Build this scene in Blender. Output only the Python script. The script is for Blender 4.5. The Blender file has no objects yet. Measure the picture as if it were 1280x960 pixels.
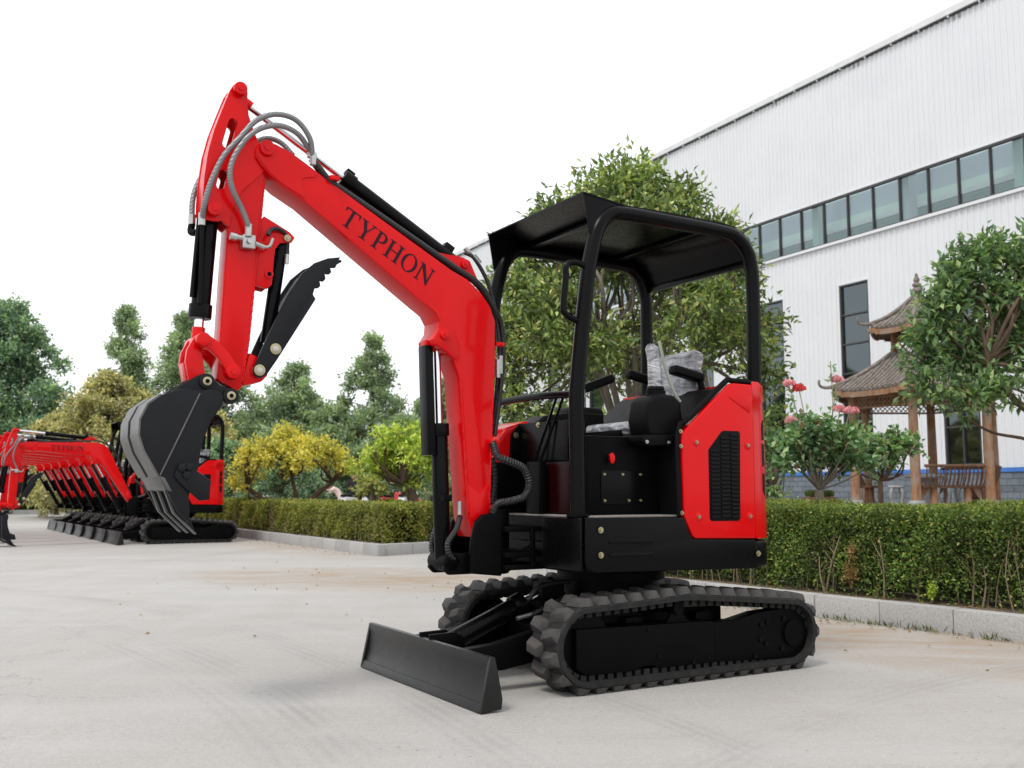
import bpy, bmesh, math, random
import numpy as np
from mathutils import Vector, Matrix

# ------------------------------------------------------------------ camera, sky, sun, exposure
S = bpy.context.scene
COL = S.collection
cam_d = bpy.data.cameras.new('camera'); cam = bpy.data.objects.new('camera', cam_d); COL.objects.link(cam)
cam.location = (0, 0, 1.0)
cam.rotation_euler = (math.radians(90) + math.atan(134/1250), 0, 0)
cam_d.sensor_width = 36.0; cam_d.lens = 36.0*1250/1280
cam_d.clip_start = 0.05; cam_d.clip_end = 2000
cam_d.dof.use_dof = True; cam_d.dof.focus_distance = 5.3; cam_d.dof.aperture_fstop = 4.5
S.camera = cam

SUN_EL, SUN_AZ = math.radians(58), math.radians(215)      # behind and left of the camera
world = bpy.data.worlds.new('World'); S.world = world; world.use_nodes = True
wn = world.node_tree.nodes; wl = world.node_tree.links; wn.clear()
wo = wn.new('ShaderNodeOutputWorld'); wb = wn.new('ShaderNodeBackground'); wb.inputs['Strength'].default_value = 0.13
sky = wn.new('ShaderNodeTexSky'); sky.sky_type = 'NISHITA'; sky.sun_disc = False
sky.sun_elevation = SUN_EL; sky.sun_rotation = SUN_AZ; sky.dust_density = 4.0
mixw = wn.new('ShaderNodeMix'); mixw.data_type = 'RGBA'
mixw.inputs['Factor'].default_value = 0.90                 # a closed white cloud cover over the sky
mixw.inputs['B'].default_value = (9.2, 9.35, 9.6, 1)
wl.new(sky.outputs['Color'], mixw.inputs['A']); wl.new(mixw.outputs['Result'], wb.inputs['Color']); wl.new(wb.outputs['Background'], wo.inputs['Surface'])

sun_d = bpy.data.lights.new('sun', 'SUN'); sun = bpy.data.objects.new('sun', sun_d); COL.objects.link(sun)
sun_d.energy = 1.5; sun_d.angle = math.radians(14); sun_d.color = (1.0, 0.96, 0.9)
sd = Vector((math.sin(SUN_AZ)*math.cos(SUN_EL), math.cos(SUN_AZ)*math.cos(SUN_EL), math.sin(SUN_EL)))
sun.rotation_euler = sd.to_track_quat('Z', 'Y').to_euler(); sun.location = (0, 0, 30)
S.view_settings.view_transform = 'Standard'; S.view_settings.look = 'None'
S.view_settings.exposure = 0.22; S.view_settings.gamma = 1.0; S.view_settings.use_curve_mapping = False
S.render.engine = 'CYCLES'; S.cycles.use_denoising = True; S.cycles.max_bounces = 5; S.cycles.diffuse_bounces = 3; S.cycles.glossy_bounces = 3
S.cycles.transparent_max_bounces = 16; S.cycles.caustics_reflective = False; S.cycles.caustics_refractive = False

R = math.radians
rng = np.random.default_rng(7); random.seed(7)

# ------------------------------------------------------------------ materials
class NT:
    def __init__(s, name):
        s.m = bpy.data.materials.new(name); s.m.use_nodes = True
        s.t = s.m.node_tree; s.n = s.t.nodes; s.l = s.t.links
        s.b = s.n['Principled BSDF']; s.out = s.n['Material Output']
    def new(s, kind, **kw):
        x = s.n.new('ShaderNode'+kind)
        for k, v in kw.items():
            if k in x.inputs: x.inputs[k].default_value = v
            else: setattr(x, k, v)
        return x
    def link(s, a, b): s.l.new(a, b)
    def pos(s): return s.new('NewGeometry').outputs['Position']
    def obj(s): return s.new('TexCoord').outputs['Object']
    def noise(s, vec, scale, detail=4, rough=.55, dist=0.0):
        x = s.new('TexNoise', Scale=scale, Detail=detail, Roughness=rough, Distortion=dist); s.link(vec, x.inputs['Vector']); return x.outputs['Fac']
    def mapv(s, vec, sc=(1,1,1), rot=(0,0,0), loc=(0,0,0)):
        x = s.new('Mapping', Scale=sc, Rotation=rot, Location=loc); s.link(vec, x.inputs['Vector']); return x.outputs['Vector']
    def ramp(s, fac, stops, interp='LINEAR'):
        x = s.new('ValToRGB'); e = x.color_ramp.elements; x.color_ramp.interpolation = interp
        while len(e) < len(stops): e.new(.5)
        for k, (p, c) in enumerate(stops):
            e[k].position = p; e[k].color = c if len(c) == 4 else (*c, 1)
        s.link(fac, x.inputs['Fac']); return x.outputs['Color']
    def mix(s, fac, a, b, blend='MIX'):
        x = s.new('Mix', data_type='RGBA', blend_type=blend)
        for k, v in (('Factor', fac), ('A', a), ('B', b)):
            if isinstance(v, (int, float)): x.inputs[k].default_value = v
            elif isinstance(v, tuple): x.inputs[k].default_value = v if len(v) == 4 else (*v, 1)
            else: s.link(v, x.inputs[k])
        return x.outputs['Result']
    def math(s, op, a, b=None, clamp=False):
        x = s.new('Math', operation=op, use_clamp=clamp)
        for k, v in enumerate((a, b)):
            if v is None: continue
            if isinstance(v, (int, float)): x.inputs[k].default_value = v
            else: s.link(v, x.inputs[k])
        return x.outputs[0]
    def bump(s, h, strength=.2, dist=.01, normal=None):
        x = s.new('Bump', Strength=strength, Distance=dist); s.link(h, x.inputs['Height']); s.link(x.outputs[0], s.b.inputs['Normal']); return x
    def set(s, **kw):
        for k, v in kw.items():
            k = k.replace('_', ' ')
            if isinstance(v, tuple): s.b.inputs[k].default_value = v if len(v) == 4 else (*v, 1)
            elif isinstance(v, (int, float)): s.b.inputs[k].default_value = v
            else: s.link(v, s.b.inputs[k])
        return s

M = {}
def paint(name, col, rough=.3, coat=0.0, var=.12, bump=.0, metallic=0.0, spec=.5, nscale=3.0, dust=0.0, dustcol=(.35,.31,.26)):
    t = NT(name); o = t.obj()
    n = t.noise(o, nscale, 5, .6)
    dark = tuple(c*(1-var) for c in col); light = tuple(min(1, c*(1+var)) for c in col)
    c = t.ramp(n, [(.3, dark), (.7, light)])
    if dust:
        n2 = t.noise(o, nscale*2.7, 8, .72)
        c = t.mix(t.math('MULTIPLY', t.ramp(n2, [(.45, (0,0,0)), (.75, (1,1,1))]), dust), c, dustcol)
    t.set(Base_Color=c, Metallic=metallic, Specular_IOR_Level=spec, Coat_Weight=coat, Coat_Roughness=.06)
    n3 = t.noise(o, nscale*6, 6, .65)
    x = t.new('MapRange'); x.inputs['To Min'].default_value = max(.03, rough-.09); x.inputs['To Max'].default_value = min(1, rough+.12); t.link(n3, x.inputs['Value'])
    t.set(Roughness=x.outputs[0])
    if bump: t.bump(t.noise(o, 140, 3), bump, .002)
    M[name] = t.m; return t.m
paint('red_paint', (.62, .0026, .0045), .20, .14, .05, .0, nscale=2, spec=.12)
paint('black_paint', (.0026, .0026, .0030), .42, .0, .25, .0, nscale=4, spec=.055)
paint('black_gloss', (.0024, .0024, .0028), .26, .03, .15, .0, nscale=3, spec=.09)
paint('black_plastic', (.0034, .0034, .0038), .50, .0, .2, .15, nscale=5, spec=.09)
paint('bucket_black', (.0065, .0070, .0090), .40, .0, .2, .06, nscale=5, spec=.2, dust=.02, dustcol=(.10,.10,.10))
paint('blade_black', (.0075, .0072, .0070), .36, .0, .35, .05, nscale=4, dust=.10, dustcol=(.05,.047,.044), spec=.3)
paint('bare_steel', (.115, .113, .108), .42, .0, .25, .1, metallic=.75, nscale=7)
paint('chrome', (.75, .76, .78), .10, .0, .02, 0, metallic=1.0)
paint('zinc', (.38, .33, .21), .33, .0, .15, 0, metallic=.85, nscale=20)
paint('fitting', (.44, .44, .42), .30, .0, .12, 0, metallic=.8, nscale=20)
paint('grey_mat', (.20, .19, .175), .85, .0, .25, .3, nscale=9, dust=.3)
paint('letter_ink', (.020, .005, .012), .4, .0, .1, spec=.15)
paint('dark_red', (.016, .0015, .002), .3, .0, .1, spec=.12)  # the boom's red reflection painted in as panel colour
paint('steel_grey', (.07, .072, .075), .5, .0, .3, .1, metallic=.3, nscale=6)
# rubber
t = NT('rubber'); o = t.obj(); n = t.noise(o, 6, 7, .7); n2 = t.noise(o, 2.2, 4, .6)
c = t.mix(t.ramp(n, [(.40,(0,0,0)),(.80,(.6,.6,.6))]), (.024,.0234,.0236), (.125,.112,.100))
c = t.mix(t.ramp(n2, [(.55,(0,0,0)),(.75,(.35,.35,.35))]), c, (.11,.072,.062))
t.set(Base_Color=c, Roughness=.72); t.bump(t.noise(o, 60, 5), .25, .004); M['rubber'] = t.m
paint('belt_rubber', (.010,.0098,.0098), .7, 0, .35, .2, nscale=6, spec=.3, dust=.30, dustcol=(.07,.060,.052))
# rubber hose, ribbed / braided
for nm, col, sc, rg in (('hose_black', (.012,.012,.013), 260, .5), ('hose_grey', (.20,.20,.205), 420, .38)):
    t = NT(nm); o = t.obj(); w = t.new('TexWave', Scale=sc/10, Distortion=1.5, bands_direction='DIAGONAL'); t.link(o, w.inputs['Vector'])
    t.set(Base_Color=t.mix(w.outputs['Fac'], tuple(x*.6 for x in col), tuple(x*1.3 for x in col)), Roughness=rg, Metallic=.25 if nm == 'hose_grey' else 0)
    t.bump(w.outputs['Fac'], .5, .002); M[nm] = t.m
# milky plastic film wrapped round the seat and stick
t = NT('plastic_wrap'); o = t.obj(); n = t.noise(t.mapv(o, (2.2, 2.2, 6.5), (.5,.6,.3)), 3.0, 4, .55, 1.1)
t.set(Base_Color=t.ramp(n, [(.34,(.10,.10,.11)),(.48,(.27,.275,.295)),(.64,(.50,.51,.54))]), Roughness=.22, Coat_Weight=.6)
t.bump(n, .7, .05); M['plastic_wrap'] = t.m
# green bottle-like clear tube on the stick
t = NT('clear_film'); t.set(Base_Color=(.55,.6,.5), Roughness=.15, Transmission_Weight=.6, IOR=1.3); M['clear_film'] = t.m

# ------------------------------------------------------------------ mesh helpers
def finish(me, mat, smooth=35):
    me.materials.append(M[mat] if isinstance(mat, str) else mat)
    if smooth:
        me.polygons.foreach_set('use_smooth', np.ones(len(me.polygons), dtype=bool))
        me.set_sharp_from_angle(angle=R(smooth))
    return me
def obj(name, me, parent=None):
    o = bpy.data.objects.new(name, me); COL.objects.link(o)
    if parent is not None: o.parent = parent
    return o
def tag(o, label=None, cat=None, group=None, kind=None):
    if label: o['label'] = label
    if cat: o['category'] = cat
    if group: o['group'] = group
    if kind: o['kind'] = kind
    return o
def empty(name, loc=(0,0,0), rz=0, **kw):
    o = bpy.data.objects.new(name, None); o.empty_display_size = .2; COL.objects.link(o)
    o.location = loc; o.rotation_euler = (0, 0, rz); tag(o, **kw); return o
def copy_tree(o, parent=None):
    c = o.copy(); COL.objects.link(c); c.parent = parent
    for ch in list(o.children): copy_tree(ch, c)
    return c

def catmull(pts, n=6):
    P = [Vector(p) for p in pts]
    if len(P) < 3 or n <= 1: return P
    P = [P[0]*2-P[1]] + P + [P[-1]*2-P[-2]]
    out = []
    for i in range(1, len(P)-2):
        a, b, c, d = P[i-1:i+3]
        for k in range(n):
            t = k/n
            out.append(.5*((2*b)+(c-a)*t+(2*a-5*b+4*c-d)*t*t+(3*b-a-3*c+d)*t**3))
    out.append(P[-2]); return out

class MB:
    def __init__(s): s.v = []; s.f = []
    def add(s, vs, fs):
        k = len(s.v); s.v += [tuple(v) for v in vs]; s.f += [tuple(i+k for i in f) for f in fs]; return s
    def box(s, c, d, rot=None):
        x, y, z = d[0]/2, d[1]/2, d[2]/2
        vs = [Vector((i*x, j*y, k*z)) for i in (-1,1) for j in (-1,1) for k in (-1,1)]
        if rot is not None: vs = [rot @ v for v in vs]
        c = Vector(c)
        return s.add([v+c for v in vs], [(0,1,3,2),(4,6,7,5),(0,4,5,1),(2,3,7,6),(0,2,6,4),(1,5,7,3)])
    def span(s, a, b):
        return s.box([(p+q)/2 for p, q in zip(a, b)], [abs(q-p) for p, q in zip(a, b)])
    def prism(s, poly, y0, y1):      # outline in x,z pushed out along y
        n = len(poly); A = sum(poly[i][0]*poly[(i+1) % n][1]-poly[(i+1) % n][0]*poly[i][1] for i in range(n))
        if A < 0: poly = poly[::-1]
        if y0 > y1: y0, y1 = y1, y0
        vs = [(x, y0, z) for x, z in poly]+[(x, y1, z) for x, z in poly]
        return s.add(vs, [tuple(range(n)), tuple(range(2*n-1, n-1, -1))]+[(i, i+n, (i+1) % n+n, (i+1) % n) for i in range(n)])
    def prism_z(s, poly, z0, z1):    # outline in x,y pushed up along z
        n = len(poly); A = sum(poly[i][0]*poly[(i+1) % n][1]-poly[(i+1) % n][0]*poly[i][1] for i in range(n))
        if A < 0: poly = poly[::-1]
        vs = [(x, y, z0) for x, y in poly]+[(x, y, z1) for x, y in poly]
        return s.add(vs, [tuple(range(n-1, -1, -1)), tuple(range(n, 2*n))]+[(i, (i+1) % n, (i+1) % n+n, i+n) for i in range(n)])
    def tube(s, pts, r, seg=10, sm=1, cap=True):
        P = catmull(pts, sm) if sm > 1 else [Vector(p) for p in pts]
        n = len(P)
        if isinstance(r, (list, tuple)):
            rr = [r[0]+(r[-1]-r[0])*i/(n-1) for i in range(n)] if len(r) == 2 else [np.interp(i/(n-1), np.linspace(0,1,len(r)), r) for i in range(n)]
        else: rr = [r]*n
        t0 = (P[1]-P[0]).normalized(); up = Vector((0,0,1)) if abs(t0.z) < .9 else Vector((1,0,0))
        u = t0.cross(up).normalized(); vs = []
        for i in range(n):
            t = ((P[i+1] if i < n-1 else P[i])-(P[i-1] if i else P[i])).normalized()
            u = (u-t*u.dot(t)).normalized(); w = t.cross(u)
            vs += [P[i]+(u*math.cos(2*math.pi*k/seg)+w*math.sin(2*math.pi*k/seg))*rr[i] for k in range(seg)]
        fs = [(i*seg+k, i*seg+(k+1) % seg, (i+1)*seg+(k+1) % seg, (i+1)*seg+k) for i in range(n-1) for k in range(seg)]
        if cap: fs += [tuple(range(seg-1, -1, -1)), tuple(range((n-1)*seg, n*seg))]
        return s.add(vs, fs)
    def cyl(s, a, b, r, seg=20): return s.tube([a, b], r, seg)
    def pin(s, x, z, y0, y1, r, seg=20): return s.cyl((x, y0, z), (x, y1, z), r, seg)
    def lathe(s, prof, c=(0,0,0), seg=20):
        vs = []; n = len(prof)
        for k in range(seg):
            a = 2*math.pi*k/seg
            vs += [(c[0]+r*math.cos(a), c[1]+r*math.sin(a), c[2]+z) for r, z in prof]
        return s.add(vs, [(k*n+i, ((k+1) % seg)*n+i, ((k+1) % seg)*n+i+1, k*n+i+1) for k in range(seg) for i in range(n-1)])
    def sheet(s, rows):              # rows of equal point counts
        m = len(rows[0]); vs = [p for r in rows for p in r]
        return s.add(vs, [(i*m+j, i*m+j+1, (i+1)*m+j+1, (i+1)*m+j) for i in range(len(rows)-1) for j in range(m-1)])
    def mesh(s, name, mat, bevel=0, seg=2, smooth=35, solid=0):
        me = bpy.data.meshes.new(name); me.from_pydata(s.v, [], s.f)
        if bevel or solid:
            bm = bmesh.new(); bm.from_mesh(me)
            if solid:
                bmesh.ops.recalc_face_normals(bm, faces=bm.faces)
                bmesh.ops.solidify(bm, geom=list(bm.faces), thickness=solid)
            if bevel:
                bm.normal_update()
                es = [e for e in bm.edges if len(e.link_faces) == 2 and e.calc_face_angle(0) > R(28)]
                bmesh.ops.bevel(bm, geom=es, offset=bevel, segments=seg, profile=.6, affect='EDGES', clamp_overlap=True)
            bmesh.ops.recalc_face_normals(bm, faces=bm.faces)
            bm.to_mesh(me); bm.free()
        me.update()
        return finish(me, mat, smooth)
    def build(s, name, mat, parent=None, **kw): return obj(name, s.mesh(name, mat, **kw), parent)

def filled(name, loops, y, half, mat, parent, bev=0.0):   # flat outline with holes (x,z loops), thickness 2*half about y
    cu = bpy.data.curves.new(name, 'CURVE'); cu.dimensions = '2D'; cu.fill_mode = 'BOTH'; cu.extrude = half-bev; cu.bevel_depth = bev; cu.bevel_resolution = 1; cu.offset = -bev
    for lp in loops:
        sp = cu.splines.new('POLY'); sp.points.add(len(lp)-1); sp.use_cyclic_u = True
        for p, (a, b) in zip(sp.points, lp): p.co = (a, b, 0, 1)
    to = bpy.data.objects.new(name, cu); COL.objects.link(to)
    bpy.context.view_layer.update()
    me = bpy.data.meshes.new_from_object(to.evaluated_get(bpy.context.evaluated_depsgraph_get()))
    bpy.data.objects.remove(to); bpy.data.curves.remove(cu)
    me.transform(Matrix(((1,0,0,0),(0,0,-1,y),(0,1,0,0),(0,0,0,1))))
    me.materials.clear(); finish(me, mat, 30); me.name = name
    return obj(name, me, parent)
def capsule(a, b, r, n=8):
    ax, az = a; bx, bz = b; th = math.atan2(bz-az, bx-ax)
    return [(bx+r*math.cos(th-math.pi/2+math.pi*k/n), bz+r*math.sin(th-math.pi/2+math.pi*k/n)) for k in range(n+1)] + \
           [(ax+r*math.cos(th+math.pi/2+math.pi*k/n), az+r*math.sin(th+math.pi/2+math.pi*k/n)) for k in range(n+1)]

# ------------------------------------------------------------------ excavator
def rotY(a, to, frm):
    return Matrix.Translation((to[0], 0, to[1])) @ Matrix.Rotation(a, 4, 'Y') @ Matrix.Translation((-frm[0], 0, -frm[1]))
FOOT = (.975, .80)
TIP = [(2.17,2.658)][0]
EAR = [(2.303,2.933)][0]
BPIN = [(2.307,1.442)][0]
LINKB = [(2.419,1.504)][0]
LINKT = [(2.445,1.696)][0]
LINKS = [(2.303,1.555)][0]
BCT = [(1.194,1.82)][0]
BCB = [(1.152,0.634)][0]
SCB = [(1.058,2.221)][0]
KCT = [(2.41,2.323)][0]
THP = [(2.174,1.571)][0]
THC = [(2.042,2.237)][0]
THM = [(2.099,1.678)][0]
BOOM = [(2.219,2.643),(2.208,2.675),(2.181,2.694),(2.121,2.691),(2.04,2.661),(1.978,2.627),(1.817,2.534),(1.154,2.173),(1.057,2.134),(0.969,2.064),(0.914,1.995),(0.884,1.918),(0.883,1.694),(0.902,1.312),(0.913,1.021),(0.916,0.886),(0.925,0.827),(0.974,0.773),(1.012,0.758),(1.036,0.858),(1.056,1.059),(1.082,1.353),(1.103,1.607),(1.137,1.695),(1.203,1.745),(1.25,1.763),(1.26,1.792),(1.228,1.841),(1.223,1.888),(1.252,1.937),(1.313,1.976),(1.973,2.428),(2.088,2.487),(2.145,2.53),(2.194,2.578),(2.218,2.613)]
TIPPLATE = [(2.215,2.642),(2.204,2.672),(2.181,2.688),(2.121,2.685),(2.04,2.653),(1.978,2.619),(1.906,2.571),(1.927,2.554),(1.984,2.54),(1.991,2.502),(1.966,2.462),(1.974,2.44),(2.088,2.495),(2.145,2.538),(2.19,2.586),(2.213,2.618)]
KNEEPLATE = [(1.303,1.975),(1.261,1.966),(1.195,1.929),(1.138,1.861),(1.109,1.786),(1.103,1.722),(1.117,1.687),(1.141,1.701),(1.203,1.749),(1.25,1.767),(1.257,1.792),(1.225,1.841),(1.221,1.889),(1.249,1.937)]
FOOTPLATE = [(1.036,0.866),(1.049,1.034),(0.979,0.987),(0.921,1.042),(0.921,0.89),(0.935,0.84),(0.974,0.807)]
STICK = [(2.287,2.61),(2.243,2.674),(2.18,2.698),(2.135,2.665),(2.146,2.595),(2.159,2.56),(2.169,2.442),(2.181,2.297),(2.195,2.089),(2.21,1.912),(2.223,1.694),(2.247,1.489),(2.269,1.469),(2.319,1.497),(2.361,1.521),(2.356,1.718),(2.344,2.072),(2.336,2.248),(2.335,2.404),(2.327,2.524)]
EARP = [(2.309,2.969),(2.288,2.978),(2.268,2.962),(2.261,2.931),(2.262,2.886),(2.252,2.815),(2.224,2.74),(2.201,2.692),(2.157,2.684),(2.148,2.613),(2.17,2.549),(2.272,2.44),(2.319,2.339),(2.328,2.248),(2.367,2.277),(2.4,2.269),(2.441,2.271),(2.458,2.318),(2.459,2.365),(2.454,2.482),(2.441,2.601),(2.416,2.714),(2.382,2.82),(2.346,2.927),(2.33,2.957)]
SLOT1 = [(2.328,2.765),(2.354,2.656)]
SLOT2 = [(2.366,2.508),(2.378,2.447)]
THBR = [(2.214,1.656),(2.175,1.639),(2.135,1.596),(2.122,1.554),(2.152,1.521),(2.236,1.498),(2.244,1.512)]
CYBR = [(2.159,2.334),(2.099,2.306),(2.03,2.272),(2.001,2.247),(2.016,2.221),(2.076,2.209),(2.1,2.174),(2.111,1.998),(2.134,1.976),(2.193,1.985),(2.185,2.132),(2.175,2.308)]
THUMB = [(2.205,1.573),(2.133,1.751),(2.043,1.951),(1.977,2.061),(1.913,2.121),(1.845,2.153),(1.78,2.166),(1.805,2.109),(1.832,2.106),(1.825,2.084),(1.835,2.073),(1.86,2.072),(1.854,2.047),(1.866,2.033),(1.886,2.035),(1.88,2.01),(1.89,1.998),(1.91,1.994),(1.918,1.962),(1.903,1.941),(2.09,1.626),(2.139,1.55),(2.169,1.533),(2.196,1.543)]
LINKA = [(2.475,1.707),(2.458,1.727),(2.425,1.722),(2.376,1.692),(2.323,1.64),(2.28,1.578),(2.271,1.545),(2.293,1.517),(2.323,1.527),(2.339,1.563),(2.374,1.614),(2.412,1.648),(2.456,1.66),(2.474,1.677)]
LINKH = [(2.477,1.71),(2.452,1.716),(2.439,1.649),(2.425,1.557),(2.408,1.502),(2.444,1.489),(2.495,1.508),(2.513,1.592),(2.507,1.648)]
BSIDE = [(2.639,1.422),(2.575,1.447),(2.534,1.453),(2.475,1.443),(2.433,1.456),(2.391,1.447),(2.374,1.426),(2.376,1.383),(2.421,1.321),(2.453,1.241),(2.467,1.173),(2.473,1.106),(2.489,1.049),(2.511,0.979),(2.505,0.909),(2.507,0.86),(2.556,0.909),(2.609,1.007),(2.639,1.066),(2.661,1.104),(2.704,1.177),(2.726,1.243),(2.725,1.31),(2.694,1.378)]
BSHELL = [(2.433,1.452),(2.534,1.449),(2.639,1.421),(2.694,1.378),(2.725,1.31),(2.726,1.243),(2.704,1.177),(2.661,1.104),(2.639,1.066)]
BLIP = [(2.639,1.066),(2.622,1.035),(2.605,1.003)]
BEAR = [(2.575,1.451),(2.52,1.491),(2.46,1.529),(2.431,1.54),(2.406,1.538),(2.387,1.517),(2.353,1.489),(2.308,1.476),(2.277,1.459),(2.273,1.429),(2.295,1.405),(2.324,1.404),(2.347,1.422),(2.373,1.443),(2.482,1.441),(2.546,1.434)]
BCUT = [(2.58,1.066),(2.569,1.097),(2.557,1.122),(2.519,1.126),(2.496,1.098),(2.455,1.071),(2.419,1.046),(2.425,1.0),(2.43,0.961),(2.469,0.958),(2.557,1.038)]
TOOTH = [(2.607,1.018),(2.561,0.903),(2.465,0.81),(2.491,0.879),(2.528,0.936),(2.562,1.021)]

GLYPH = {
 'T': (.90, [[(0,1),(0,.76),(.04,.76),(.10,.94),(.37,.94),(.37,.06),(.24,.03),(.24,0),(.66,0),(.66,.03),(.53,.06),(.53,.94),(.80,.94),(.86,.76),(.90,.76),(.90,1)]]),
 'Y': (.95, [[(0,1),(0,.97),(.10,.94),(.40,.42),(.40,.06),(.28,.03),(.28,0),(.68,0),(.68,.03),(.56,.06),(.56,.44),(.82,.94),(.95,.97),(.95,1),(.62,1),(.62,.97),(.74,.94),(.53,.52),(.30,.94),(.40,.97),(.40,1)]]),
 'P': (.72, [[(0,1),(0,.97),(.11,.94),(.11,.06),(0,.03),(0,0),(.40,0),(.40,.03),(.27,.06),(.27,.42),(.45,.43),(.58,.48),(.67,.57),(.70,.70),(.67,.84),(.58,.94),(.45,.99),(.35,1)], [(.27,.94),(.40,.93),(.49,.88),(.53,.80),(.54,.70),(.52,.60),(.47,.52),(.38,.48),(.27,.48)]]),
 'H': (.95, [[(0,1),(0,.97),(.11,.94),(.11,.06),(0,.03),(0,0),(.38,0),(.38,.03),(.27,.06),(.27,.48),(.68,.48),(.68,.06),(.57,.03),(.57,0),(.95,0),(.95,.03),(.84,.06),(.84,.94),(.95,.97),(.95,1),(.57,1),(.57,.97),(.68,.94),(.68,.54),(.27,.54),(.27,.94),(.38,.97),(.38,1)]]),
 'O': (.92, [[(.46+.46*math.cos(k*math.pi/14), .5+.515*math.sin(k*math.pi/14)) for k in range(28)], [(.46+.30*math.cos(k*math.pi/14), .5+.465*math.sin(k*math.pi/14)) for k in range(28)]]),
 'N': (.95, [[(0,1),(0,.97),(.12,.92),(.12,.06),(0,.03),(0,0),(.34,0),(.34,.03),(.20,.06),(.20,.78),(.78,0),(.85,0),(.85,.94),(.95,.97),(.95,1),(.64,1),(.64,.97),(.77,.94),(.77,.28),(.27,1)]]),
}

def track_path():
    pts = []
    cf, rf, cr, rr = (.63, .232), .188, (-.765, .212), .168
    for a in range(-90, 84, 8): pts.append((cf[0]+rf*math.cos(R(a)), cf[1]+rf*math.sin(R(a))))
    pts += [(.35, .428), (.12, .441), (.03, .445), (-.06, .441), (-.4, .412)]
    for a in range(96, 271, 8): pts.append((cr[0]+rr*math.cos(R(a)), cr[1]+rr*math.sin(R(a))))
    P = [Vector((x, 0, z)) for x, z in pts]; P.append(P[0])
    seg = [0]
    for a, b in zip(P, P[1:]): seg.append(seg[-1]+(b-a).length)
    def at(s):
        s %= seg[-1]; i = max(k for k in range(len(P)-1) if seg[k] <= s)
        d = (P[i+1]-P[i]); t = d.normalized(); return P[i]+t*(s-seg[i]), t
    return at, seg[-1]
TRK, TLEN = track_path()

def lug_mesh(side):
    mb = MB(); h = .035
    # local: x along the belt, y across it, z outwards
    y0, y1 = (.004, .122) if side > 0 else (-.122, -.004)
    sk = .022*side
    b = [(-.046, y0), (.046, y0), (.038+sk*.6, y1), (-.038+sk*.6, y1)]
    tp = [(-.024, y0+.014), (.020, y0+.014), (.017+sk, y1-.016), (-.019+sk, y1-.016)]
    mb.add([(x, y, -.004) for x, y in b]+[(x, y, h) for x, y in tp], [(3,2,1,0),(4,5,6,7)]+[(i, (i+1) % 4, (i+1) % 4+4, i+4) for i in range(4)])
    return mb.mesh('lug', 'rubber', bevel=.0035, seg=2)
LUG = {1: lug_mesh(1), -1: lug_mesh(-1)}

def hyd(mb_b, mb_r, a, b, rb, rr, frac, collar=True):   # barrel from a for frac of the way, rod to b
    a, b = Vector(a), Vector(b); d = b-a; m_ = a+d*frac; u = d.normalized()
    mb_b.cyl(a, m_, rb, 24)
    if collar: mb_b.cyl(m_-u*.055, m_+u*.012, rb*1.22, 24)
    mb_r.cyl(m_, b, rr, 18)

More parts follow.
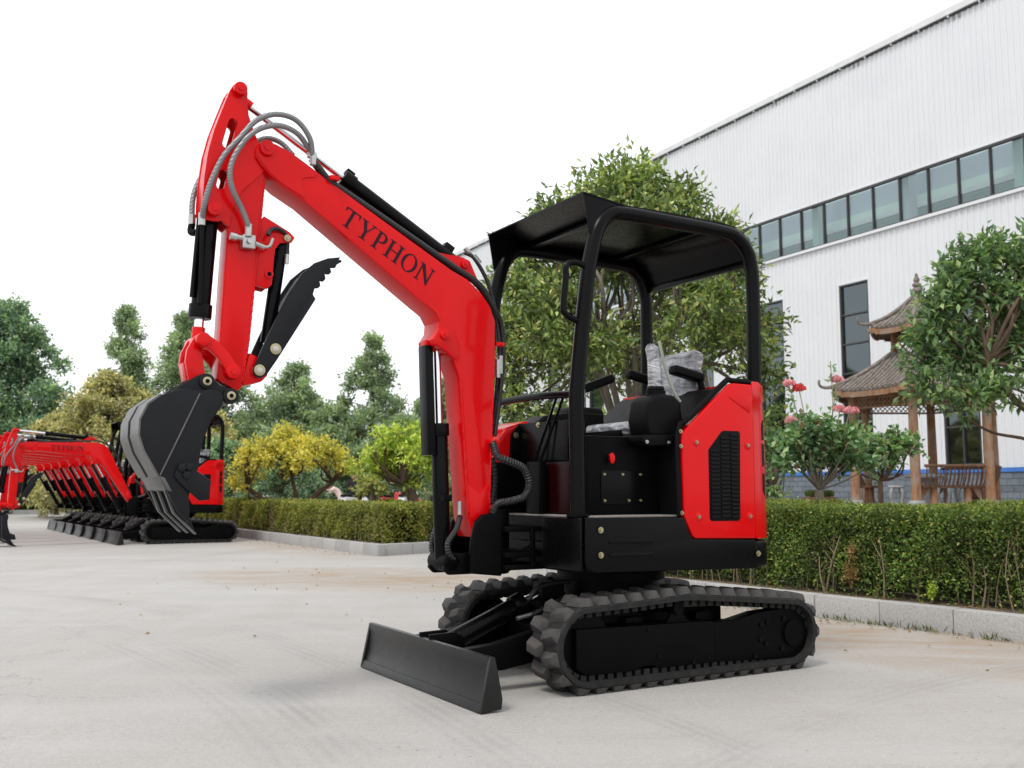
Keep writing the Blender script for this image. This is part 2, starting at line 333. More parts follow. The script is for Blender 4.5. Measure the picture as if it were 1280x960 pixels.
def build_excavator(name, row=False):
    root = empty(name)
    I4 = Matrix.Identity(4)
    if row:
        Gb = rotY(R(29), FOOT, FOOT)
        q = Gb @ Vector((TIP[0], 0, TIP[1])); Gs = rotY(R(0), (q.x, q.z), TIP)
        q = Gs @ Vector((BPIN[0], 0, BPIN[1])); Gk = rotY(R(26), (q.x, q.z), BPIN)
    else: Gb = Gs = Gk = I4
    def P3(G, p, y=0): return G @ Vector((p[0], y, p[1]))
    def put(o, G): o.matrix_local = G; return o
    def bolt(parent, x, y, z, r=.011, mat='zinc', n=(0,1,0), d=.012):
        if row: return
        a = Vector((x, y, z)); b = a+Vector(n)*d
        MB().cyl(a, a+Vector(n)*.003, r*1.6, 16).cyl(a, b, r, 6).build('bolt', mat, parent, smooth=30)

    # ---------------- undercarriage
    for sy in (1, -1):
        yc = .495*sy
        mb = MB(); n = 150; hw = .125; tt = .017
        rows = []
        for i in range(n+1):
            p, t_ = TRK(i/n*TLEN); nn = Vector((t_.z, 0, -t_.x))
            rows.append([p+nn*o+Vector((0, y, 0)) for o, y in ((-tt, yc-hw), (tt*.4, yc-hw), (tt, yc-hw+.012), (tt, yc+hw-.012), (tt*.4, yc+hw), (-tt, yc+hw), (-tt, yc-hw))])
        mb.sheet(rows)
        ng = 68
        for i in range(ng):                      # guide teeth on the inside of the belt
            p, t_ = TRK((i+.5)/ng*TLEN); nn = Vector((t_.z, 0, -t_.x)); rot = Matrix((t_, Vector((0,1,0)), nn)).transposed()
            for yy in (-.05, .05): mb.box(p-nn*(tt+.014)+Vector((0, yc+yy, 0)), (.034, .06, .03), rot)
        belt = mb.build('track_belt', 'belt_rubber', root, smooth=40)
        npitch = 37
        if row:
            mb = MB()
        for i in range(npitch):
            for s2 in (1, -1):
                p, t_ = TRK((i+(.25 if s2 > 0 else -.25))/npitch*TLEN); nn = Vector((t_.z, 0, -t_.x))
                rot = Matrix((t_, Vector((0,1,0)), nn)).transposed()
                mtx = Matrix.Translation(p+nn*tt+Vector((0, yc, 0))) @ rot.to_4x4()
                if row:
                    me = LUG[s2]; mb.add([mtx @ v.co for v in me.vertices], [tuple(f.vertices) for f in me.polygons])
                else:
                    o = obj('lug', LUG[s2], belt); o.matrix_local = mtx
        if row: tag(mb.build('lugs', 'rubber', belt, smooth=40), kind='stuff')
        # side frame
        yo = yc+.088*sy; yi = yc-.07*sy
        fr = MB().prism([(.70,.318),(.70,.128),(.645,.09),(.33,.088),(.29,.105),(.22,.105),(.19,.088),(-.2,.085),(-.2,.30),(.05,.308)], yo, yi).build('track_frame', 'black_paint', root, bevel=.006)
        MB().prism([(-.203,.296),(-.203,.086),(-.7,.062),(-.80,.062),(-.885,.105),(-.915,.19),(-.885,.275),(-.82,.325),(-.738,.338),(-.53,.328),(-.36,.296)], yo-.004*sy, yo-.10*sy).build('motor_plate', 'black_paint', fr, bevel=.006)
        MB().prism([(.11,.303),(.05,.385),(.03,.385),(-.06,.303)], yo-.03*sy, yo-.05*sy).build('carrier_bracket', 'black_paint', fr, bevel=.003)
        MB().cyl((.035,yc-.08,.385), (.035,yc+.08,.385), .035).build('carrier_roller', 'black_paint', fr)
        MB().cyl((.63,yc-.05,.232), (.63,yc+.05,.232), .165, 36).cyl((.63,yc-.07,.232), (.63,yc+.07,.232), .06, 20).build('idler_wheel', 'black_paint', root, bevel=.004)
        spk = MB().cyl((-.765,yc-.03,.212), (-.765,yc+.03,.212), .14, 36)
        for k in range(13): spk.box((-.765+.145*math.cos(k*2*math.pi/13), yc, .212+.145*math.sin(k*2*math.pi/13)), (.03,.03,.03), Matrix.Rotation(-k*2*math.pi/13, 3, 'Y'))
        spk.build('sprocket', 'black_paint', root)
        MB().cyl((-.79,yo-.005*sy,.20), (-.79,yo+.01*sy,.20), .075, 28).build('motor_cover', 'black_paint', fr, bevel=.003)
        for k in range(4): MB().cyl((.48-.3*k,yc-.06,.095), (.48-.3*k,yc+.06,.095), .04).build('track_roller', 'black_paint', root)
        if not row:
            for (x, z) in [(-0.546,0.261),(-0.593,0.274),(-0.721,0.283),(-0.537,0.18),(-0.582,0.156),(-0.702,0.118),(-0.495,0.094)]:
                MB().cyl((x, yo-.004*sy, z), (x, yo+.004*sy, z), .014, 14).build('bolt', 'black_gloss', fr, smooth=30)
            for (x, z) in [(.25,.29),(.18,.15),(-.05,.10)]: MB().cyl((x, yo, z), (x, yo+.006*sy, z), .012, 14).build('bolt', 'black_gloss', fr, smooth=30)
    ch = MB().span((-.42,-.40,.19), (.42,.40,.36)).span((-.30,-.46,.21), (-.18,.46,.34)).span((.18,-.46,.21), (.30,.46,.34)).build('chassis', 'black_paint', root, bevel=.012)
    MB().lathe([(0,.36),(.33,.36),(.33,.40),(.27,.42),(.27,.50),(.31,.505),(.31,.55),(.36,.56),(.36,.60),(0,.60)], (.06,0,0), 40).build('slew_ring', 'black_paint', root)
    # ---------------- blade
    prof_f = [(1.262,.247),(1.262,.20),(1.266,.15),(1.274,.10),(1.288,.05),(1.309,.004)]
    prof_b = [(1.296,.004),(1.272,.048),(1.256,.10),(1.248,.15),(1.244,.20),(1.240,.250)]
    bl = MB().prism(prof_f+prof_b, -.690, .690).build('dozer_blade', 'blade_black', root, bevel=.003)
    for sy in (1, -1): MB().prism([(1.258,.2465),(1.309,.004),(1.20,.012),(1.195,.06),(1.215,.16),(1.236,.249)], sy*.690, sy*.712).build('end_plate', 'blade_black', bl, bevel=.003)
    MB().prism([(1.3105,.003),(1.296,.045),(1.288,.045),(1.30,.003)], -.689, .689).build('cutting_edge', 'blade_black', bl, bevel=.002)
    for yy in (-.52, .52): MB().box((1.232,yy,.13), (.02,.012,.2)).build('weld_rib', 'blade_black', bl)
    for sy in (1, -1):
        MB().prism([(1.25,.215),(1.25,.105),(.95,.105),(.36,.19),(.36,.36),(.60,.32),(1.0,.235)], sy*.24, sy*.31).build('blade_arm', 'black_paint', root, bevel=.006)
    MB().span((.52,-.24,.17), (.60,.24,.27)).build('blade_cross_beam', 'black_paint', root, bevel=.006)
    A, Bq = (1.10,0,.215), (.50,0,.455)
    b1, r1 = MB(), MB(); hyd(b1, r1, A, Bq, .052, .022, .72)
    bc = b1.build('blade_cylinder', 'black_gloss', root, bevel=.003); r1.build('rod', 'chrome', bc)
    MB().cyl((1.085,-.06,.215), (1.085,.06,.215), .045).build('pin_boss', 'black_paint', bc, bevel=.004)
    for yy in (-.055, .055): MB().prism([(1.25,.27),(1.25,.15),(1.08,.16),(1.05,.20),(1.06,.245),(1.10,.275)], yy-.008, yy+.008).build('lug_plate', 'black_paint', bl, bevel=.003)
    MB().prism([(.56,.50),(.44,.50),(.36,.36),(.56,.36)], -.05, .05).build('cylinder_mount', 'black_paint', ch, bevel=.006)
    if not row:
        MB().tube([(0.659,0.02,0.38),(0.642,0.05,0.42),(0.597,0.06,0.474),(0.496,0.05,0.495),(0.366,0.03,0.496)], .013, 10, 6).build('hose', 'hose_black', bc)
        MB().tube([(0.671,0.08,0.327),(0.616,0.09,0.35),(0.529,0.1,0.388),(0.451,0.1,0.414),(0.326,0.05,0.412)], .014, 10, 6).build('hose', 'hose_black', bc)
        MB().tube([(0.738,0.075,0.322),(0.644,0.085,0.34)], .012, 12).build('fitting', 'fitting', bc)
        MB().tube([(0.698,0.0,0.376),(0.929,0.03,0.292)], .007, 8).build('pipe', 'black_gloss', bc)

    # ---------------- house: floor, skirts, counterweight
    plan = [(.64,.30),(.655,.50),(.645,.575),(.62,.598),(-.48,.598),(-.60,.555),(-.68,.44),(-.72,.24),(-.73,0)]
    full = plan+[(x, -y) for x, y in plan[-2::-1]]
    house = MB().prism_z([(x*.985, y*.975) for x, y in full], .585, .735).build('house_base', 'black_paint', root, bevel=.02, seg=3)
    MB().prism_z([(.62,.585),(.62,-.585),(.02,-.585),(.02,.585)], .733, .862).build('floor_frame', 'black_paint', house)
    MB().span((.60,.57,.864), (.03,-.30,.874)).build('floor_mat', 'grey_mat', house, bevel=.003)
    sk = MB().prism([(.652,.868),(.655,.66),(.645,.61),(.60,.592),(-.40,.576),(-.50,.572),(-.50,.733),(-.046,.745),(-.02,.775),(.012,.862)], .585, .606).build('side_skirt', 'black_gloss', root, bevel=.009, seg=3)
    for z0 in (.745, .677): MB().prism(capsule((.50, z0), (.24, z0-.004), .012), .606, .611).build('pressed_rib', 'black_gloss', sk, bevel=.003)
    for (x, z) in ((.565,.805),(.565,.68)):
        MB().cyl((x,.6055,z), (x,.609,z), .024, 20).build('washer', 'black_plastic', sk); bolt(sk, x, .609, z, .010)
    fp = MB().span((.655,.22,.60), (.672,.585,.866)).build('front_panel', 'black_gloss', root, bevel=.008, seg=3)
    MB().prism([(.652,.868),(.655,.60),(-.50,.575),(-.50,.733),(.012,.862)], -.585, -.606).build('side_skirt', 'black_gloss', root, bevel=.009)
    # corner counterweight strip under the red tail
    tail = [(-.5,.606),(-.575,.59),(-.65,.54),(-.70,.44),(-.735,.24),(-.745,0)]
    tail = tail+[(x, -y) for x, y in tail[-2::-1]]
    inner = [(x*.93+.0, y*.93) for x, y in tail]
    cw = MB().prism_z(tail+inner[::-1], .575, .728).build('counterweight', 'black_gloss', root, bevel=.02, seg=3)
    bolt(cw, -.508, .612, .655, .010)
    # ---------------- red tail hood with vents
    zc = [(.738,1.0),(.80,1.0),(1.10,1.0),(1.40,1.0),(1.50,.985),(1.515,1.0),(1.60,.995),(1.622,.975)]
    rows = [[(x*1.0*k if i else x, y*k, z) for i, (x, y) in enumerate([(a, b) for a, b in tail])] for z, k in zc]
    rows = [[(-.505+(x+.505)*k, y*k, z) for (x, y) in tail] for z, k in zc]
    hood = MB().sheet(rows).build('tail_hood', 'red_paint', root, solid=.02, smooth=50)
    MB().prism_z([(x*.97, y*.97) for x, y in tail], 1.60, 1.617).build('hood_top', 'red_paint', hood, bevel=.004)
    for i in range(3):
        z0 = (.97, 1.14, 1.29)[i]; z1 = (1.10, 1.27, 1.41)[i]
        for sy in (1, -1):
            p0, p1 = Vector((-.577,.5885*sy,0)), Vector((-.628,.5545*sy,0)); nn = Vector((.6*-1, .55*sy, 0)).normalized()*.0015
            vv = [p0+nn, p1+nn]
            poly = [(vv[0].x, vv[0].y, z0+.03*(i == 0)), (vv[1].x, vv[1].y, z0), (vv[1].x, vv[1].y, z1), (vv[0].x, vv[0].y, z1-.03*(i == 2))]
            MB().add(poly, [(0,1,2,3)]).build('vent_opening', 'black_plastic', hood, solid=.004, smooth=0)
    # side covers
    CP = [(.021,1.305),(.014,.868),(-.040,.765),(-.06,.748),(-.492,.738),(-.500,.76),(-.500,1.585),(-.49,1.60),(-.36,1.602),(-.32,1.59),(-.07,1.385)]
    for sy in (1, -1):
        if sy < 0: CP = [(x, min(z, 1.40)) for x, z in CP[:8]]+[(-.36,1.40),(-.09,1.40)]
        cov = MB().prism(CP, .560*sy, .608*sy).build('engine_cover', 'red_paint', root, bevel=.014, seg=3)
        if sy > 0: MB().prism([(-.31,1.525),(-.495,1.535),(-.495,1.515),(-.47,1.44)], .606*sy, .612*sy).build('crease', 'red_paint', cov, bevel=.005)
        gr = MB().prism([(-.160,1.225),(-.160,.850),(-.172,.838),(-.372,.836),(-.385,.85),(-.398,1.32),(-.386,1.335),(-.272,1.333),(-.255,1.325)], .600*sy, .6095*sy).build('grille', 'black_plastic', cov, bevel=.004)
        if not row:
            for r_ in range(21):
                zz = .862+r_*.0224
                for c_ in range(3):
                    x0 = -.175-.073*c_
                    if zz > 1.215+(abs(x0)-.16)*1.05: continue
                    MB().box((x0-.030, .6115*sy, zz+.004*(c_ % 2)), (.060, .006, .012), Matrix.Rotation(R(18*sy), 3, 'X')).build('grille_slat', 'black_plastic', gr, smooth=0)
            for (x, z) in ((-.075,1.263),(-.45,1.255),(-.082,.862),(-.455,.86)):
                MB().cyl((x,.604*sy,z), (x,.6105*sy,z), .024, 20).build('bolt_recess', 'red_paint', cov, bevel=.004); bolt(cov, x, .611*sy, z, .0065, 'zinc', (0,sy,0))
        # black rubber trim along the sloped front edge
        if sy > 0: MB().tube([(.030,.585*sy,.87),(.034,.585*sy,1.31),(-.055,.585*sy,1.40),(-.31,.585*sy,1.605),(-.36,.585*sy,1.618),(-.5,.585*sy,1.615)], .016, 10, 3).build('edge_trim', 'black_plastic', cov)
    MB().prism([(.02,1.30),(.02,.735),(-.50,.735),(-.60,.78),(-.60,1.56),(-.33,1.585),(-.06,1.37)], -.40, .555).build('engine_housing', 'black_plastic', root, bevel=.02)
    # seat base
    sb = MB().span((.50,-.34,.874), (.022,.41,1.295)).build('seat_base', 'black_paint', root, bevel=.01)
    MB().span((.42,.41,.93), (.14,.416,1.11)).build('access_plate', 'black_gloss', sb, bevel=.003)
    fcv = MB().prism([(.40,1.167),(.40,1.32),(.37,1.375),(.32,1.395),(-.25,1.385),(-.25,1.167)], .505, .520).build('front_cover', 'black_gloss', sb, bevel=.004); fcv.rotation_euler = (0,0,R(-90)); fcv.scale = (1,1,1)
    fcv.matrix_local = Matrix(((0,1,0,0),(-1,0,0,0),(0,0,1,0),(0,0,0,1)))
    lpn = MB().span((.502,-.057,.880), (.512,.25,1.162)).build('lower_panel', 'dark_red', sb, bevel=.003)  # black panel coloured as if mirroring the red boom
    for yy, zz in ((-.35,1.346),(-.047,1.376)): bolt(fcv, -yy, .520, zz, .010)
    MB().cyl((.50,-.24,1.02), (.52,-.24,1.02), .11, 28).build('horn_cover', 'black_paint', sb, bevel=.01)
    if not row:
        for (x, z) in ((.40,1.09),(.28,1.09),(.16,1.09),(.40,.95),(.24,.95),(.16,.95)): bolt(sb, x, .416, z, .0045)
        for z in (.885,1.24,1.32): bolt(sb, .030, .604, z, .007)
        MB().cyl((.36,.41,1.17), (.36,.44,1.17), .006).prism([(.385,1.195),(.375,1.15),(.36,1.145),(.35,1.16),(.35,1.19),(.365,1.205)], .438, .446).build('isolator_key', 'red_paint', sb, bevel=.002)
    # near console with wrapped joystick
    con = MB().prism([(.165,1.29),(.185,1.38),(.165,1.49),(.12,1.525),(.0,1.525),(-.05,1.49),(-.065,1.38),(-.045,1.29)], .335, .525).build('control_console', 'black_plastic', root, bevel=.04, seg=4)
    MB().prism([(.235,1.30),(.235,1.265),(.20,1.24),(-.06,1.25),(-.075,1.31)], .33, .54).build('console_skirt', 'black_plastic', con, bevel=.015)
    for x in (.21,.06,-.03): bolt(con, x, .541, 1.262, .006, 'fitting')
    MB().lathe([(0,1.58),(.045,1.575),(.05,1.56),(.047,1.555),(.056,1.55),(.055,1.535),(.062,1.53),(.064,1.505)], (.055,.43,0), 18).build('boot', 'black_plastic', con)
    MB().tube([(.055,.43,1.56),(.058,.43,1.64),(.065,.43,1.72),(.075,.43,1.79),(.073,.43,1.81)], [.040,.040,.036,.038,.016], 14, 4).build('joystick', 'plastic_wrap', con)
    MB().tube([(.040,.45,1.83),(.025,.46,1.74),(.0,.47,1.64),(-.03,.49,1.54),(-.06,.50,1.49)], .009, 8, 4).build('film_strip', 'clear_film', con)
    con2 = MB().box((.06,-.30,1.40), (.265,.18,.22)).build('control_console', 'black_plastic', root, bevel=.05, seg=4)
    MB().tube([(.055,-.30,1.50),(.058,-.30,1.62),(.075,-.30,1.74)], [.035,.036,.030], 12, 3).build('joystick', 'plastic_wrap', con2)
    MB().tube([(.10,.0,1.60),(.03,-.30,1.625),(-.19,-.30,1.71)], .001, 6).build('link', 'black_plastic', con2)
    MB().box((-.07,-.30,1.665), (.25,.07,.055), Matrix.Rotation(R(20), 3, 'Y')).build('armrest', 'black_plastic', con2, bevel=.02, seg=3)
    # far console cover with folded black padding
    MB().prism([(.50,1.37),(.40,1.44),(.20,1.47),(-.02,1.47),(-.05,1.30),(.50,1.30)], -.36, -.16).build('side_console', 'black_plastic', root, bevel=.025, seg=3)
    # seat
    seat = MB().box((-.06,.08,1.372), (.42,.42,.080), Matrix.Rotation(R(7), 3, 'Y')).build('seat_cushion', 'plastic_wrap', root, bevel=.035, seg=4)
    MB().span((.16,-.12,1.30), (-.22,.24,1.345)).build('seat_pan', 'black_plastic', seat, bevel=.01)
    bk = MB().prism([(-.26,1.40),(-.36,1.80),(-.40,1.84),(-.46,1.83),(-.47,1.78),(-.36,1.40)], -.13, .25).build('backrest', 'plastic_wrap', root, bevel=.035, seg=4)
    MB().box((-.31,.27,1.685), (.23,.075,.055), Matrix.Rotation(R(-10), 3, 'Y')).build('armrest', 'black_plastic', bk, bevel=.022, seg=3)
    MB().box((-.31,-.15,1.70), (.23,.06,.055), Matrix.Rotation(R(-10), 3, 'Y')).build('armrest', 'black_plastic', bk, bevel=.022, seg=3)
    MB().tube([(-.40,.28,1.66),(-.44,.28,1.5),(-.42,.28,1.42)], .02, 8).build('armrest_post', 'black_plastic', bk)
    # far side box (tank) with red shell and black inner panel
    tk = MB().prism([(.66,.90),(.69,1.10),(.67,1.28),(.60,1.37),(.48,1.41),(.0,1.42),(.0,.875),(.62,.875)], -.60, -.27).build('tank_cover', 'red_paint', root, bevel=.03, seg=3)
    ip = MB().prism([(.585,1.168),(.575,1.33),(.53,1.385),(.0,1.412),(.0,1.168)], -.272, -.255).build('inner_panel', 'black_gloss', tk, bevel=.004)
    MB().prism([(.36,1.165),(.36,.88),(.0,.88),(.0,1.165)], -.272, -.258).build('lower_panel', 'dark_red', tk, bevel=.004)
    MB().prism([(.685,1.165),(.69,1.10),(.665,.90),(.63,.88),(.365,.88),(.365,1.165)], -.272, -.256).build('front_inner_panel', 'black_paint', tk, bevel=.004)
    for x, z in ((.545,1.325),(.36,1.365)): bolt(ip, x, -.255, z, .011)
    # foot levers
    for k in (0, 1):
        MB().tube([(.565,-.02+.06*k,1.16),(.505,.125+.07*k,1.53)], .008, 8).build('travel_lever', 'black_gloss', root)
    MB().box((.565,.0,1.02), (.05,.14,.29)).build('lever_base', 'black_paint', root, bevel=.01)
    # ---------------- canopy
    tr = .041
    for sy in (1, -1):
        pts = [(.628,.5*sy,.868),(.632,.5*sy,1.30),(.632,.5*sy,1.46),(.625,.5*sy,1.56),(.565,.5*sy,2.07),(.520,.5*sy,2.30),(.480,.5*sy,2.41),(.415,.5*sy,2.48),(.32,.5*sy,2.503),(0,.5*sy,2.503),(-.40,.5*sy,2.498),(-.51,.5*sy,2.475),(-.585,.5*sy,2.41),(-.62,.5*sy,2.31),(-.628,.5*sy,2.15),(-.622,.5*sy,1.60)]
        P = []
        for i in range(len(pts)-1): P.append(pts[i])
        P.append(pts[-1])
        fr = MB().tube(P, tr, 18, 4).build('canopy_post', 'black_gloss', root, smooth=60)
        MB().cyl((.628,.5*sy,.868), (.628,.5*sy,.885), .06, 20).build('post_foot', 'black_paint', fr, bevel=.003)
        MB().prism([(.30,2.542),(.590,2.575),(.5505,2.36),(.515,2.30),(.46,2.42),(.40,2.49)], sy*.508, sy*.516).build('gusset', 'black_gloss', fr, bevel=.002)
    hd = MB().tube([(.585,.5,2.185),(.64,.5,2.195),(.69,.5,2.17),(.695,.5,2.10),(.71,.5,1.95),(.69,.5,1.91),(.612,.5,1.88)], .017, 12, 5).build('grab_handle', 'black_gloss', root, smooth=60)
    sec = [(.592,2.578),(.30,2.545),(0,2.548),(-.38,2.544),(-.47,2.535),(-.55,2.50),(-.61,2.44),(-.645,2.36)]
    roof = MB().sheet([[(x, -.52, z) for x, z in sec], [(x, .52, z) for x, z in sec]]).build('canopy_roof', 'black_gloss', root, solid=.008, smooth=40)
    for x, z in ((.30,2.525),(-.36,2.522)): MB().span((x-.03,-.50,z-.012), (x+.03,.50,z+.010)).build('roof_bar', 'black_gloss', roof, bevel=.003)
    MB().span((-.655,-.50,2.33), (-.615,.50,2.362)).build('roof_bar', 'black_gloss', roof, bevel=.004)
    MB().tube([(.632,.5,1.50),(.645,.2,1.515),(.645,-.2,1.515),(.632,-.5,1.50)], .020, 12, 4).build('front_guard_bar', 'black_gloss', root, smooth=60)
    # ---------------- swing bracket
    sw = MB().prism([(1.062,.62),(1.05,.575),(.875,.556),(.873,.885),(.985,.880),(1.03,.84),(1.052,.74)], .115, .155).build('swing_bracket', 'black_paint', root, bevel=.012, seg=3)
    MB().prism([(1.062,.62),(1.05,.575),(.875,.556),(.873,.885),(.985,.880),(1.03,.84),(1.052,.74)], -.155, -.115).build('bracket_plate', 'black_paint', sw, bevel=.012, seg=3)
    MB().span((.80,-.12,.575), (.92,.12,.70)).cyl((.84,0,.56), (.84,0,.90), .085, 24).build('swing_post', 'black_paint', sw, bevel=.01)
    MB().cyl((1.14,-.10,.634), (1.14,.10,.634), .05, 20).prism([(1.19,.60),(1.16,.57),(1.0,.57),(1.0,.68),(1.16,.68)], -.10, -.07).prism([(1.19,.60),(1.16,.57),(1.0,.57),(1.0,.68),(1.16,.68)], .07, .10).build('cylinder_foot', 'black_paint', sw, bevel=.006)
    # ladder-like cast arms between bracket and house
    for z in (.60, .665, .80): MB().span((.63,-.16,z-.014), (.87,.18,z+.014)).build('swing_arm', 'black_paint', sw, bevel=.006)
    MB().span((.69,.165,.60), (.715,.19,.81)).build('swing_strut', 'black_gloss', sw, bevel=.004)
    # ---------------- boom
    boom = put(MB().prism(BOOM, -.09, .09).build('boom', 'red_paint', root, bevel=.006), Gb)
    for sy in (1, -1):
        for pl, d in ((TIPPLATE,.006),(KNEEPLATE,.005),(FOOTPLATE,.005)): MB().prism(pl, .0895*sy, (.09+d)*sy).build('weld_plate', 'red_paint', boom, bevel=.003)
    def pinpart(parent, p, y1, r, mat='red_paint', cap=True):
        o = MB().pin(p[0], p[1], -y1, y1, r, 24).build('pin', mat, parent, bevel=.004)
        if not row and cap:
            for sy in (1, -1): MB().cyl((p[0], sy*y1, p[1]), (p[0], sy*(y1+.006), p[1]), r*.45, 6).build('pin_bolt', mat, parent, smooth=30)
        return o
    pinpart(boom, TIP, .118, .038); pinpart(boom, BCT, .115, .028); pinpart(boom, FOOT, .11, .045)
    filled('stick_cylinder_lug', [[(SCB[0]-.09,SCB[1]-.10),(SCB[0]+.16,SCB[1]+.045),(SCB[0]+.10,SCB[1]+.04),(SCB[0]+.05,SCB[1]+.04),(SCB[0]+.01,SCB[1]+.035),(SCB[0]-.03,SCB[1]+.02),(SCB[0]-.045,SCB[1]-.01)]], .055, .010, 'red_paint', boom)
    filled('stick_cylinder_lug', [[(SCB[0]-.09,SCB[1]-.10),(SCB[0]+.16,SCB[1]+.045),(SCB[0]+.10,SCB[1]+.04),(SCB[0]+.05,SCB[1]+.04),(SCB[0]+.01,SCB[1]+.035),(SCB[0]-.03,SCB[1]+.02),(SCB[0]-.045,SCB[1]-.01)]], -.055, .010, 'red_paint', boom)
    pinpart(boom, SCB, .08, .025)
    def weld(parent, a, b, y, r=.006, n_=60):
        a, b = Vector(a), Vector(b); P = [a.lerp(b, k/n_) for k in range(n_+1)]
        rr = [r*(1+.22*math.sin(k*2.4)+.12*math.sin(k*5.3)) for k in range(n_+1)]
        MB().tube([(q.x, y, q.y) for q in P], rr, 6, 1).build('weld_bead', 'red_paint', parent, smooth=60)
    if not row:
        w_ = [(0.891,1.685),(0.918,0.89),(1.093,1.599),(1.041,0.891),(1.953,2.417),(1.331,1.989)]
        weld(boom, w_[0], w_[1], .088); weld(boom, w_[2], w_[3], .088)
    # lettering on both faces
    L0, L1 = Vector((1.793,2.347)), Vector((1.297,2.067)); dL = (L1-L0).normalized(); up = Vector((dL.y, -dL.x));  cap_h = .100
    tot = sum(GLYPH[c][0] for c in 'TYPHON'); hs = ((L1-L0).length-5*.0085)/tot
    for sy in (1, -1):
        s = 0.0
        for ch_ in 'TYPHON':
            w, loops = GLYPH[ch_]
            if sy > 0: f = lambda a, b: L0+dL*(s+a*hs)+up*b*cap_h
            else:      f = lambda a, b: L1-dL*(s+a*hs)+up*b*cap_h
            filled('letter', [[tuple(f(a, b)) for a, b in lp] for lp in loops], sy*.0908, .0012, 'letter_ink', boom)
            s += w*hs+.0085
        if row: break
    # boom cylinder
    tp, bt = P3(Gb, BCT), Vector((BCB[0]-.006, 0, BCB[1]))
    b1, r1 = MB(), MB(); d = (tp-bt); hyd(b1, r1, bt, tp, .044, .020, .60 if not row else .66)
    bc = b1.build('boom_cylinder', 'black_gloss', root, bevel=.003); r1.build('rod', 'chrome', bc)
    u = d.normalized(); nrm = Vector((u.z, 0, -u.x))
    gd = MB(); rot = Matrix((nrm, Vector((0,1,0)), u)).transposed(); gd.box(tp-u*.34+nrm*.078, (.022,.085,.58), rot); gd.box(tp-u*.34+nrm*.066+Vector((0,.04,0)), (.045,.008,.58), rot)
    gd.build('rod_guard', 'black_gloss', bc, bevel=.004)
    MB().box(tp-u*.05+nrm*.05, (.06,.06,.06), rot).build('guard_mount', 'red_paint', bc, bevel=.008)
    MB().box(bt+u*.33, (.05,.16,.035), rot).build('hose_block', 'black_paint', bc, bevel=.004)
    # stick cylinder
    st, eb = P3(Gb, SCB), P3(Gs, EAR)
    b1, r1 = MB(), MB(); hyd(b1, r1, st, eb, .038, .021, .54 if not row else .60)
    sc_ = b1.build('stick_cylinder', 'black_gloss', root, bevel=.003); r1.build('rod', 'chrome', sc_)
    u2 = (eb-st).normalized(); MB().cyl(eb-u2*.09, eb, .026, 16).build('rod_eye', 'red_paint', sc_)
    MB().box(st+(eb-st)*.06+Vector((0,0,.045)), (.06,.05,.05), Matrix.Rotation(-math.atan2(u2.z,u2.x), 3, 'Y')).box(st+(eb-st)*.52+Vector((0,0,.04)), (.05,.05,.035), Matrix.Rotation(-math.atan2(u2.z,u2.x), 3, 'Y')).build('port_block', 'black_gloss', sc_, bevel=.006)
    # ---------------- stick
    stick = put(MB().prism(STICK, -.06, .06).build('stick', 'red_paint', root, bevel=.006), Gs)
    for yy in (.050, -.050):
        filled('ear_plate', [EARP, capsule(SLOT1[0], SLOT1[1], .021), capsule(SLOT2[0], SLOT2[1], .019)], yy+(.012 if yy > 0 else -.012), .008, 'red_paint', stick, .002)
    edge = EARP[16:]+EARP[:1]
    MB().sheet([[(x-.004, -.058, z) for x, z in edge], [(x-.004, .058, z) for x, z in edge]]).build('ear_flange', 'red_paint', stick, solid=.006)
    if not row:
        w_ = [(2.164,2.523),(2.179,2.297),(2.221,1.705),(2.333,2.385),(2.34,2.072),(2.354,1.726),(2.242,1.512)]
        weld(stick, w_[0], w_[1], .058); weld(stick, w_[1], w_[2], .058, .0065, 110); weld(stick, w_[2], w_[6], .058); weld(stick, w_[3], w_[4], .058, .004); weld(stick, w_[4], w_[5], .058, .004)
    pinpart(stick, EAR, .105, .032); pinpart(stick, KCT, .110, .034); pinpart(stick, LINKS, .125, .034)
    MB().prism(THBR, -.06, .06).build('thumb_lug', 'red_paint', stick, bevel=.005)
    MB().prism(CYBR, -.05, -.035).prism(CYBR, .035, .05).build('thumb_bracket', 'red_paint', stick, bevel=.003)
    pinpart(stick, THC, .062, .018, 'zinc'); q = [(2.128,2.048)][0]; MB().pin(q[0], q[1], -.06, .06, .022).build('stop_tube', 'red_paint', stick, bevel=.003); MB().pin(q[0], q[1], -.0615, .0615, .011).build('stop_bore', 'black_paint', stick)
    # valve on the stick's near face
    v = [(2.243,2.185)][0]
    va = put(MB().box((v[0],.083,v[1]), (.062,.044,.066)).build('valve_block', 'fitting', root, bevel=.005), Gs)
    MB().cyl((v[0],.10,v[1]+.03), (v[0],.10,v[1]+.075), .014, 8).cyl((v[0]+.03,.10,v[1]+.012), (v[0]+.085,.10,v[1]+.016), .013, 8).cyl((v[0]+.06,.10,v[1]+.012), (v[0]+.09,.10,v[1]+.016), .019, 8).cyl((v[0]-.03,.10,v[1]-.006), (v[0]-.075,.10,v[1]-.02), .012, 8).cyl((v[0],.115,v[1]), (v[0],.125,v[1]), .013, 12).build('valve_fitting', 'fitting', va)
    MB().tube([(v[0]-.07,.10,v[1]-.018),(v[0]-.10,.10,v[1]-.01),(v[0]-.115,.10,v[1]+.03)], .008, 8, 4).build('pipe', 'fitting', va)
    MB().tube([(2.152,0.1,2.228),(2.138,0.09,2.256),(2.1,0.07,2.274),(2.058,0.05,2.264),(2.034,0.03,2.235),(2.03,0.02,2.197),(2.029,0.02,2.165)], .011, 10, 5).build('hose', 'hose_black', va)
    # bucket cylinder
    kt, kb = P3(Gs, KCT), None
